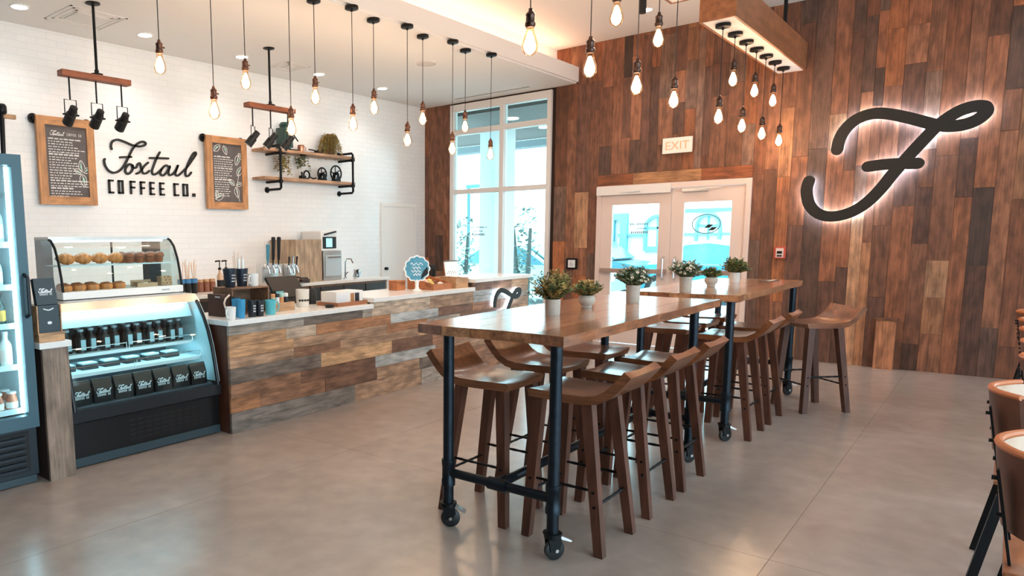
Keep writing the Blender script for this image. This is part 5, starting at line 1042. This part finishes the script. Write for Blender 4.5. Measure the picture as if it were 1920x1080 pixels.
t = thing('tissue_box', 'pale tissue box behind the tray of sweets', 'tissue box', (6.27, 4.965, Z2)); MB().box(-.08, .08, -.06, .06, 0, .19, bev=.006).build('box', mat('tissue blue', (206, 220, 232), .6), t); MB().lathe([(.03, .19), (.045, .22), (.02, .25), (.001, .245)], n=10, cap=False).build('tissue', CUPW, t, True)
t = thing('cardboard_holder', 'small kraft holder between tissue box and napkin dispenser', 'holder', (6.46, 4.97, Z2)); MB().box(-.055, .055, -.05, .05, 0, .15, bev=.004).build('body', mat('kraft', (198, 160, 124), .8), t); MB().box(-.03, .03, -.052, -.05, .05, .1).build('print', mat('pinkish print', (224, 190, 170), .7), t)
tray_box('kraft_box', 'plain pale wooden box at the far end of the middle counter step', 'box', 6.45, 6.69, 4.47, 4.86, .11, .11, PALEWOOD)
t = thing('napkin_dispenser', 'black napkin dispenser at the far end of the middle counter step', 'napkin dispenser', (6.59, 4.94, Z2)); MB().box(-.045, .04, -.06, .06, 0, .25, bev=.006).build('case', MATT, t); MB().box(-.03, .025, -.0615, -.06, .03, .2).build('napkin_slot', BLACK, t)
p = PZ(860, 519, Z3); t = thing('card_holder', 'white sign card holder on the high counter step', 'card holder', (6.83, 4.80, Z3)); MB().box(-.13, .13, -.05, .05, 0, .02).build('foot', CUPW, t); R = Matrix.Rotation(-.15, 4, 'X'); MB().box(-.13, .13, -.02, -.008, .02, .19, M=R).build('panel', CUPW, t)
MB().box(-.13, .13, -.024, -.004, .185, .2, M=R).build('top_clip', mat('clip grey', (110, 110, 108), .5), t)
mb = MB()
for k in range(9): mb.box(-.1+.02*k, -.088+.02*k, -.0215, -.0205, .045+.02*(k % 2), .055+.02*(k % 2), M=R)
mb.build('print', MATT, t)['kind'] = 'stuff'
f_sign('black script F with pale halo light on the counter front behind the near table', (7.33, CY0-.008, .64), (0, -1, 0), (1, 0, 0), .46, .056, mat('dim halo led', (225, 240, 255), .5, emit=9, ecol=(200, 228, 255)))

# ================================================================== GOODS ON THE BACK COUNTER
def cup_dark(label, px, py, yp):
    p = PY(px, py, yp); t = tumbler('cup_stack', label, 'cups', (p.x, yp, ZB), .16, .032, .038, MATT, 'cup stacks on the back counter')
    MB().lathe([(.0378, .115), (.039, .158)], n=18, cap=False).build('blue_band', mat('blue band', (70, 132, 184), .5), t, True); return t
for k, px in enumerate((340, 352, 364)):
    cup_dark('dark cup stack with blue band on the back counter, %s from the pastry case' % _ORD[k], px, 535, 6.5)
    for j in range(4):
        p = PY(px, 535, 6.5); MB().tube([(p.x+.01*math.cos(j*1.6+k), 6.5+.01*math.sin(j*1.6), ZB+.01), (p.x+.03*math.cos(j*1.6+k), 6.5+.025*math.sin(j*1.6), ZB+.34+.02*j)], .0035, 6).build('straw_bundle', mat('straw', (226, 190, 160), .6), None, True) if False else None
    t = thing('straws', 'paper straws standing in the %s dark cup stack by the pastry case' % _ORD[k], 'straws', (p.x, 6.5, ZB+.0105), group='straws on the back counter')
    for j in range(5): MB().tube([(.008*math.cos(j*1.3), .008*math.sin(j*1.3), 0), (.03*math.cos(j*1.3+k), .03*math.sin(j*1.3+k), .3+.03*(j % 3))], .0035, 6).build('straw', MATS['straw'] if 'straw' in MATS else mat('straw', (226, 190, 160), .6), t)
SPICE = mat('syrup brown', (128, 74, 48), .4, vary=.25, vscale=30)
for k, px in enumerate((375, 386.5, 398)):
    p = PY(px, 537, 6.6); t = thing('spice_jar', 'brown filled jar on the back counter, %s after the blue-banded cups' % _ORD[k], 'jar', (p.x, 6.6, ZB), group='brown jars'); MB().lathe([(.001, 0), (.038, 0), (.04, .1), (.034, .115), (.001, .115)], n=16, cap=False).build('body', SPICE, t, True); MB().lathe([(.036, .113), (.036, .14), (.001, .142)], n=16, cap=False).build('lid', PALEWOOD, t, True)
for k, px in enumerate((413, 425)):
    p = PY(px, 535, 6.62); t = thing('syrup_bottle', '%s amber syrup bottle with black pump on the back counter' % ('left', 'right')[k], 'bottle', (p.x, 6.62, ZB), group='pump bottles')
    MB().lathe([(.001, 0), (.036, 0), (.036, .16), (.014, .21), (.014, .235), (.001, .235)], n=16, cap=False).build('body', mat('amber syrup', (206, 170, 140), .25), t, True); MB().lathe([(.037, .04), (.037, .12)], n=16, cap=False).build('label', MATT, t, True)
    MB().cyl((0, 0, .235), (0, 0, .26), .018, 12).cyl((0, 0, .26), (0, 0, .34), .006, 8).build('pump', MATT, t, True); MB().tube([(.01, 0, .335), (-.05, 0, .335), (-.055, 0, .325)], .009, 8).build('nozzle', MATT, t, True)
p = PY(447, 530, 6.9); t = thing('straw_canister', 'clear canister of tall white straws before the brick wall', 'canister', (p.x, 6.9, ZB)); MB().lathe([(.001, 0), (.06, 0), (.06, .14), (.056, .14), (.055, .006), (.001, .006)], n=18, cap=False).build('canister', mat('frosted', (226, 222, 218), .3), t, True)
for j in range(7): MB().tube([(.03*math.cos(j*.9), .03*math.sin(j*.9), .007), (.06*math.cos(j*.9), .05*math.sin(j*.9), .38+.03*(j % 3))], .008, 6).build('straw', mat('white straw', (230, 222, 216), .6), t)
def tap_tower(label, pxl, pxr, pyt, yp, handles):
    x0, x1, zt = span(pxl, pxr, pyt, 523, yp); t = thing('tap_tower', label, 'beer tap', ((x0+x1)/2, yp, ZB), group='tap towers'); o = t.location
    MB().box(x0, x1, yp-.06, yp+.06, ZB, zt, bev=.012).build('column', STEEL, t, True, off=o); MB().box(x0-.04, x1+.04, yp-.2, yp+.08, ZB, ZB+.012).build('drip_tray', STEEL, t, off=o)
    n = len(handles)
    for k, (m, h) in enumerate(handles):
        x = x0+(x1-x0)*(k+.5)/n; f = MB().tube([(x, yp-.06, zt-.05), (x, yp-.12, zt-.05), (x, yp-.14, zt-.12)], .013, 8).lathe([(.018, -.02), (.018, .02)], (x, yp-.11, zt-.04), 10).build('faucet', CHROME, t, True, off=o)
        if h > .15: MB().tube([(x, yp-.115, zt-.02), (x, yp-.115, zt+.03), (x, yp-.12, zt+.06), (x, yp-.13, zt+h*.8), (x, yp-.132, zt+h-.01), (x, yp-.132, zt+h)], [.008, .01, .018, .024, .027, .012], 10).build('tap_handle', m, t, True, off=o)
        else: MB().tube([(x, yp-.115, zt-.02), (x+.01, yp-.12, zt+h)], [.008, .014], 8).build('tap_handle', m, t, True, off=o)
tap_tower('steel tap tower with one blue and two long black handles on the back counter', 486, 517, 494, 6.85, [(mat('tap blue', (70, 140, 164), .4), .24), (MATT, .33), (MATT, .33)])
tap_tower('smaller steel tap tower with short black handles on the back counter', 527, 549, 494, 6.85, [(MATT, .09), (CHROME, .1), (MATT, .09)])
x0, x1, zt_ = span(556, 604, 449, 522, 6.86); t = thing('water_tower', 'tall pale wood-clad equipment box on the back counter', 'cabinet', ((x0+x1)/2, 7.1, ZB)); o = t.location
for k in range(6): xa = x0+(x1-x0)*k/6; MB().box(xa+.001, x0+(x1-x0)*(k+1)/6-.001, 6.86, 6.88, ZB, zt_).build('cladding_board', PALEWOODZ, t, off=o)
MB().box(x0, x1, 6.8805, 7.38, ZB, zt_-.001).build('body', PALEWOODZ, t, off=o)
x0, x1, zt_ = span(609, 643, 470, 521, 6.88); t = thing('steel_oven', 'stainless steel undercounter-style oven at the right end of the back counter', 'oven', ((x0+x1)/2, 7.1, ZB)); o = t.location
MB().box(x0, x1, 6.90, 7.36, ZB, zt_, bev=.006).build('body', STEEL, t, off=o); MB().box(x0+.03, x1-.03, 6.885, 6.90, ZB+.06, zt_-.06, bev=.004).build('door', mat('brushed steel', (206, 212, 214), .35, .6), t, off=o); MB().tube([(x0+.06, 6.86, zt_-.09), (x1-.06, 6.86, zt_-.09)], .01, 8).box(x0+.06, x0+.075, 6.86, 6.886, zt_-.1, zt_-.08).box(x1-.075, x1-.06, 6.86, 6.886, zt_-.1, zt_-.08).build('door_handle', CHROME, t, True, off=o); MB().box((x0+x1)/2-.04, (x0+x1)/2+.04, 6.883, 6.885, zt_-.05, zt_-.035).build('badge', mat('badge grey', (170, 176, 182), .5), t, off=o)
zo = zt_+.0005; zt2 = PY(626, 433, 6.92).z; t = thing('coffee_brewer', 'white coffee machine with a dark screen on top of the steel oven', 'coffee machine', ((x0+x1)/2, 7.1, zo)); o = t.location
MB().box(x0-.01, x1-.06, 6.93, 7.3, zo, zt2, bev=.01).build('body', WHITE, t, off=o); MB().box(x0+.02, x1-.08, 6.922, 6.931, zo+.03, zo+.19).build('screen_bezel', MATT, t, off=o); MB().box(x0+.08, x1-.16, 6.92, 6.922, zo+.05, zo+.17).build('screen', mat('machine screen', (140, 220, 230), .2, emit=.6), t, off=o); MB().bar((x0+.04, 6.91, zo+.22), (x1-.1, 6.91, zo+.26), .03, .02).build('lever', MATT, t, off=o)
p = PY(652, 520, 6.95); t = thing('faucet', 'chrome swan-neck faucet beside the steel oven', 'faucet', (p.x, 7.0, ZB)); MB().lathe([(.001, 0), (.03, 0), (.03, .012), (.014, .02), (.014, .1), (.001, .1)], n=14, cap=False).build('base', CHROME, t, True); MB().tube([(0, 0, .1), (0, 0, .24), (.02, -.02, .28), (.06, -.06, .28), (.08, -.08, .22)], .01, 8).build('spout', CHROME, t, True); MB().tube([(.01, 0, .06), (.06, 0, .09)], .006, 8).build('lever', BLACK, t, True)
p = PY(664, 521, 6.95); t = thing('steel_pitcher', 'polished steel milk pitcher at the right end of the back counter', 'pitcher', (p.x, 6.9, ZB)); MB().lathe([(.001, 0), (.05, 0), (.055, .04), (.042, .1), (.05, .13), (.047, .13), (.04, .1)], n=18, cap=False).build('body', CHROME, t, True); MB().tube([(.045, 0, .11), (.085, 0, .1), (.08, 0, .04), (.052, 0, .03)], .006, 8).build('handle', CHROME, t, True)
p = PY(559, 519, 6.8); t = thing('knock_box', 'small dark knock box before the pale wood-clad box', 'box', (p.x+.10, 6.785, ZB)); MB().box(-.07, .07, -.03, .03, 0, .05, bev=.004).build('box', mat('dark brown box', (58, 42, 38), .5), t); MB().tube([(-.06, 0, .065), (-.13, 0, .085)], .01, 8).tube([(-.06, 0, .065), (.06, 0, .06)], .008, 8).build('bar', MATT, t, True)

# ================================================================== CHAIRS BY THE OPEN FLOOR
PLY = wood('chair plywood', 0, (160, 98, 62), .35, .25, 30, 3, coat=.3); PLYB = mat('chair back laminate', (104, 70, 58), .4, vary=.15, vscale=10)
def chair_proto():
    t = thing('side_chair', 'x', 'chair'); n = 12
    def arc(z, off): return [Vector((-.22+.44*k/n, .22-.10*(2*k/n-1)**2+off-(.85-z)*.12, z)) for k in range(n+1)]
    rows = [arc(z, 0) for z in (.56, .63, .72, .80, .83)]; bk = [arc(z, -.016) for z in (.56, .63, .72, .80, .83)]
    vs = [v for r in rows for v in r]+[v for r in bk for v in r]; m = n+1; K = 5*m; fs = []
    for r in range(4):
        for k in range(n): a = r*m+k; fs.append((a, a+1, a+m+1, a+m)); fs.append((K+a, K+a+m, K+a+m+1, K+a+1))
    for k in range(n): fs.append((k, K+k, K+k+1, k+1))
    for r in range(4):
        for k in (0, n): a = r*m+k; fs.append((a, a+m, K+a+m, K+a))
    o = MB().add(vs, fs).build('backrest', PLYB, t, True); fix_normals(o)
    edge = MB().tube([v+Vector((0, -.008, .004)) for v in rows[4]], .0125, 8).build('top_edge', mat('orange plywood edge', (184, 104, 58), .4), o, True)
    face = []
    for r in (0, 4): face += [v+Vector((0, -.0185, 0)) for v in arc((.565, 0, 0, 0, .825)[r], 0)]
    MB().add(face, [(k, k+1, m+k+1, m+k) for k in range(n)]).build('inner_face', mat('sky-sheen laminate', (188, 158, 136), .25, vary=.08, vscale=14), o, True)  # inner side coloured paler than the back: sky reflection put into its colour
    MB().box(-.21, .21, -.22, .17, .445, .462, bev=.007).build('seat', PLY, t)
    for s in (-1, 1):
        MB().bar((s*.19, .21, .0), (s*.18, .13, .44), .02, .035).build('rear_leg', BLACK, t); MB().bar((s*.19, -.2, 0), (s*.185, -.18, .44), .02, .03).build('front_leg', BLACK, t)
        b = MB().bar((s*.13, .15, .44), (s*.13, .205, .77), .03, .008).build('back_support', BLACK, t)
        for z in (.62, .74): MB().tube([(s*.13, .2+(z-.74)*.16, z), (s*.13, .218+(z-.74)*.16, z)], .008, 8).build('rivet', BLACK, b)
    MB().box(-.19, .19, .12, .14, .42, .444).box(-.19, .19, -.19, -.17, .42, .444).box(-.19, -.17, -.17, .12, .42, .444).box(.17, .19, -.17, .12, .42, .444).build('seat_frame', BLACK, t)
    return t
ch = chair_proto(); CH = [(3.12, -.235, 'curved-back wooden side chair nearest the camera at the right edge'), (4.19, -.20, 'second nearest curved-back wooden side chair at the right edge'), (5.35, -.31, 'third curved-back side chair along the right edge, its back edge just in view'), (6.1, -.32, 'fourth curved-back side chair along the right edge'), (6.85, -.32, 'fifth curved-back side chair along the right edge'), (7.55, -.32, 'sixth curved-back side chair along the right edge'), (8.3, -.31, 'farthest curved-back side chair at the right edge, near the board wall')]
for i, (x, y, l) in enumerate(CH):
    if i == 0: ch.location = (x, y, 0); ch['label'] = l; ch['group'] = 'side chairs at the right edge'
    else: dup(ch, (x, y, 0), 0, l, 'side chairs at the right edge')

# ================================================================== OUTSIDE
struct(MB().box(WX+.1, 90, -40, 70, -.25, -.04).build('pavement', mat('pale paving', (206, 204, 200), .9, vary=.08, vscale=.6)))
struct(MB().box(-30, 90, -45, YR-.06, -.25, -.04).build('street_pavement', MATS['pale paving']))
WLL = mat('stucco white', (234, 234, 230), .9); TRIM = mat('teal trim', (96, 158, 170), .6); DKG = mat('window dusk', (190, 208, 212), .2)
BXP = 22.0
b = thing('far_building', 'white stucco building with teal arched windows across the street', 'building', (BXP+2, 8, -.04)); o = b.location
MB().box(BXP, BXP+6, 2.0, 16.5, -.04, 3.6).build('wall', WLL, b, off=o)
yL, yR_ = PX(1290, 394, BXP).y, PX(1392, 391, BXP).y
def band(pxa, pxb, py, hgt, nm):
    a, c = PX(pxa, py, BXP), PX(pxb, py-3, BXP); MB().box(BXP-.09, BXP-.001, c.y, a.y, (a.z+c.z)/2-hgt/2, (a.z+c.z)/2+hgt/2).build(nm, TRIM, b, off=o)
band(1276, 1400, 395, .1, 'cornice'); band(1160, 1215, 442, .07, 'string_course'); band(1276, 1400, 440, .07, 'string_course')
def arch_window(pxc, pyb, pyt, pxw, nm='arched_window'):
    c = PX(pxc, pyb, BXP); tp = PX(pxc, pyt, BXP).z; hw = abs(PX(pxc-pxw, pyb, BXP).y-c.y); zs = tp-hw
    def out(r, x): return [Vector((x, c.y+r, c.z))]+[Vector((x, c.y+r*math.cos(k*math.pi/14), zs+r*math.sin(k*math.pi/14))) for k in range(15)]+[Vector((x, c.y-r, c.z))]
    wn = MB().prism(out(hw*.82, BXP-.04), (.05, 0, 0)).build(nm, DKG, b, off=o)
    A, B = out(hw, BXP-.12), out(hw*.8, BXP-.12); n = len(A); e = Vector((.12, 0, 0)); fs = []
    for k in range(n-1): fs += [(k, k+1, n+k+1, n+k), (2*n+k, 3*n+k, 3*n+k+1, 2*n+k+1), (k, 2*n+k, 2*n+k+1, k+1), (n+k, n+k+1, 3*n+k+1, 3*n+k)]
    MB().add(A+B+[v+e for v in A]+[v+e for v in B], fs).box(BXP-.12, BXP, c.y-hw, c.y+hw, c.z-.14, c.z).build('arch_trim', TRIM, wn, off=o)
    MB().box(BXP-.07, BXP-.03, c.y-.025, c.y+.025, c.z, tp-hw*.2).box(BXP-.07, BXP-.03, c.y-hw*.8, c.y+hw*.8, zs-.03, zs+.03).build('glazing_bar', TRIM, wn, off=o)
arch_window(1233, 462, 402, 25); arch_window(1327, 470, 400, 24)
a, c = PX(1152, 500, BXP), PX(1179, 412, BXP)
MB().box(BXP-.15, BXP, c.y, c.y+.22, -.04, c.z).box(BXP-.15, BXP, a.y, a.y+.22, -.04, c.z).box(BXP-.15, BXP, c.y, a.y+.22, c.z, c.z+.2).build('doorway_trim', TRIM, b, off=o)
def car(label, loc, rz, body, L=4.4, grp='parked cars'):
    t = thing('parked_car', label, 'car', loc, rz, grp); W = 1.75
    side = [(-L/2, .32), (-L/2+.05, .62), (-L/2+.9, .78), (-L/2+1.45, .86), (L/2-.75, .88), (L/2-.1, .8), (L/2, .5), (L/2-.05, .3)]
    MB().prism([(x, -W/2, z) for x, z in side], (0, W, 0)).build('body', body, t)
    cab = [(-L/2+1.3, .86), (-L/2+1.95, 1.34), (-L/2+2.5, 1.43), (L/2-1.35, 1.38), (L/2-.5, .87)]
    MB().prism([(x, -W/2+.12, z) for x, z in cab], (0, W-.24, 0)).build('roof', mat('car roof', (206, 222, 226), .25, .3), t)
    gl = [(-L/2+1.45, .9), (-L/2+1.99, 1.29), (-L/2+2.5, 1.36), (L/2-1.4, 1.32), (L/2-.75, .92)]
    MB().prism([(x, -W/2+.10, z) for x, z in gl], (0, W-.20, 0)).build('side_window', mat('car glass', (86, 150, 166), .1), t)
    MB().prism([(-L/2+1.27, -W/2+.2, .88), (-L/2+1.92, -W/2+.2, 1.34), (-L/2+1.92, W/2-.2, 1.34), (-L/2+1.27, W/2-.2, .88)], (-.02, 0, .02)).build('windscreen', MATS['car glass'], t)
    for x in (-L/2+.8, L/2-.85):
        for y in (-W/2, W/2-.2):
            wh = MB().cyl((x, y-.01, .32), (x, y+.21, .32), .32, 20).build('wheel', MATT, t, True); MB().cyl((x, y-.02, .32), (x, y+.22, .32), .19, 14).build('hubcap', STEEL, wh, True)
    MB().box(-L/2-.01, -L/2+.05, -W/2+.1, -W/2+.5, .55, .68).build('headlight', CUPW, t); MB().box(-L/2-.01, -L/2+.05, W/2-.5, W/2-.1, .55, .68).build('headlight', CUPW, t)
    return t
CARB = mat('car blue', (62, 140, 176), .25, .3); CARS = mat('car silver', (196, 214, 220), .25, .4); CARD = mat('car teal dark', (60, 110, 124), .3, .3)
p = PX(1335, 480, 16.5); car('blue car parked outside the right glass door', (17.4, p.y-.25, -.04), math.radians(85), CARB)
p = PX(1168, 485, 17.5); car('dark teal car seen through the left glass door', (20.3, p.y+2.0, -.04), math.radians(88), CARD)
p = PX(1018, 490, 15.5); car('silver car seen through the tall window near its right frame', (15.4, p.y+.35, -.04), math.radians(95), CARS)
p = PX(868, 500, 19); car('pale car seen through the left side of the tall window', (18.4, p.y+2.6, -.04), math.radians(95), CARS)
# canopy over the window, with its lamps
t = thing('canopy', 'grey flat canopy outside above the tall window', 'canopy', (12, 6.5, 3.5)); o = t.location
MB().box(WX+.2, 13.4, 4.6, 12, 3.50, 3.62).build('soffit', mat('canopy grey', (92, 90, 88), .8), t, off=o)
for k in range(4): MB().box(13.42+k*.09, 13.46+k*.09, 4.6, 12, 3.36-k*.0, 3.5).build('louver_blade', mat('louver', (120, 134, 138), .6), t, off=o)
for px, py in ((960, 222), (1022, 238)):
    q = PZ(px, py, 3.5); MB().lathe([(.11, 3.5), (.11, 3.49), (.001, 3.489)], (q.x, q.y, 0), 18).build('lamp', LAMP, t, off=o)
MB().box(13.1, 13.3, 11.6, 11.8, -.04, 3.5).build('post', WLL, t, off=o)
t = thing('side_pillar', 'broad white pillar standing outside the left half of the tall window', 'pillar', (11.6, 7.1, -.04)); o = t.location
MB().box(11.2, 11.9, 6.93, 7.25, -.04, 3.499).build('shaft', mat('pillar white', (208, 214, 214), .9), t, off=o); MB().box(11.17, 11.93, 6.9, 7.28, -.04, .12).build('plinth', WLL, t, off=o)
# planting and a sign pole outside the window
def tree(label, loc, h, r, seed, trunk, stems=3):
    rr = random.Random(seed); t = thing('street_tree', label, 'tree', loc, group='trees outside the window'); lf = [MB(), MB()]; BARK = mat('grey bark', (92, 98, 96), .9)
    for k in range(stems):
        a = k*2.1; MB().tube([(0.08*math.cos(a), .08*math.sin(a), 0), (.16*math.cos(a), .16*math.sin(a), h*.4), (.22*math.cos(a), .22*math.sin(a), h*.8)], [.06, .05, .03], 8).build('trunk', BARK, t, True)
    for i in range(260):
        a, q, zz = rr.uniform(0, 6.28), r*math.sqrt(rr.random()), rr.uniform(trunk, 1)*h; leaf_quad(lf[i % 2], Vector((q*math.cos(a), q*math.sin(a), zz)), (rr.uniform(-1, 1), rr.uniform(-1, 1), rr.uniform(-.6, .6)), rr.uniform(.1, .18), .08, (0, 0, 1))
    for mb, c in zip(lf, (mat('tree leaf pale', (176, 196, 186), .7), mat('tree leaf dark', (104, 132, 126), .7))): mb.build('foliage', c, t)['kind'] = 'stuff'
p = PX(983, 480, 13.0); tree('slender bushy tree outside the right half of the tall window', (13.0, p.y, -.04), 2.15, .24, 3, .1)
p = PX(955, 500, 13.4); tree('low blossoming shrub left of the slender tree outside the window', (13.4, p.y, -.04), 1.1, .32, 4, .2, 2)
p = PX(866, 480, 12.9); tree('tree outside the left half of the tall window', (12.9, p.y, -.04), 2.0, .3, 8, .3, 2)
p = PX(878, 470, 17.5); t = thing('street_lamp', 'thin lamp post far outside the left half of the tall window', 'street lamp', (17.5, p.y, -.04)); MB().tube([(0, 0, 0), (0, 0, 3.0)], .05, 8).build('pole', CARD, t, True); MB().box(-.06, .06, -.35, .06, 2.95, 3.05).build('arm', CARD, t)
# ================================================================== FILM LETTERING ON THE GLASS (rows too faint in the photograph to read)
def film(name, par, rows, x, m):
    mb = MB(); rr = random.Random(3)
    for yc, z, wd, h in rows:
        n = int(wd/(h*.75))
        for k in range(n):
            if rr.random() < .12: continue
            u = yc+wd/2-k*h*.75; mb.add([(x, u, z), (x, u-h*.5, z), (x, u-h*.5, z+h*rr.uniform(.7, 1)), (x, u, z+h)], [(0, 1, 2, 3)])
    mb.build(name, m, par, off=par.location)['kind'] = 'stuff'
GREYF = mat('grey film', (96, 116, 122), .6)
film('film_lettering', win, [(PX(898, 425, WX+.02).y, PX(898, 428, WX+.02).z, .3, .03), (PX(897, 433, WX+.02).y, PX(897, 435, WX+.02).z, .2, .03), (PX(898, 439, WX+.02).y, PX(898, 442, WX+.02).z, .26, .04)], WX+.0265, GREYF)
film('film_lettering', dr, [(PX(1200, 418, WX).y, PX(1200, 422, WX).z, .28, .03), (PX(1203, 428, WX).y, PX(1203, 430, WX).z, .14, .025), (PX(1200, 436, WX).y, PX(1200, 438, WX).z, .26, .035)], WX+.0165, GREYF)
mb = MB(); c = PX(1324, 420, WX+.016); mb.stroke([c+Vector((0, .17*math.cos(k*math.pi/12), .12*math.sin(k*math.pi/12))) for k in range(25)], (-1, 0, 0), .012, .0005, 2); mb.build('film_oval', GREYF, dr, off=dr.location)
for q in ((1329, 424), (1336, 429)):
    c = PX(q[0], q[1], WX+.016); MB().prism([c+Vector((0, .055, -.02)), c+Vector((0, .01, .022)), c+Vector((0, -.055, .02)), c+Vector((0, -.01, -.02))], (-.0006, 0, 0)).build('film_leaf', MATT, dr, off=dr.location)
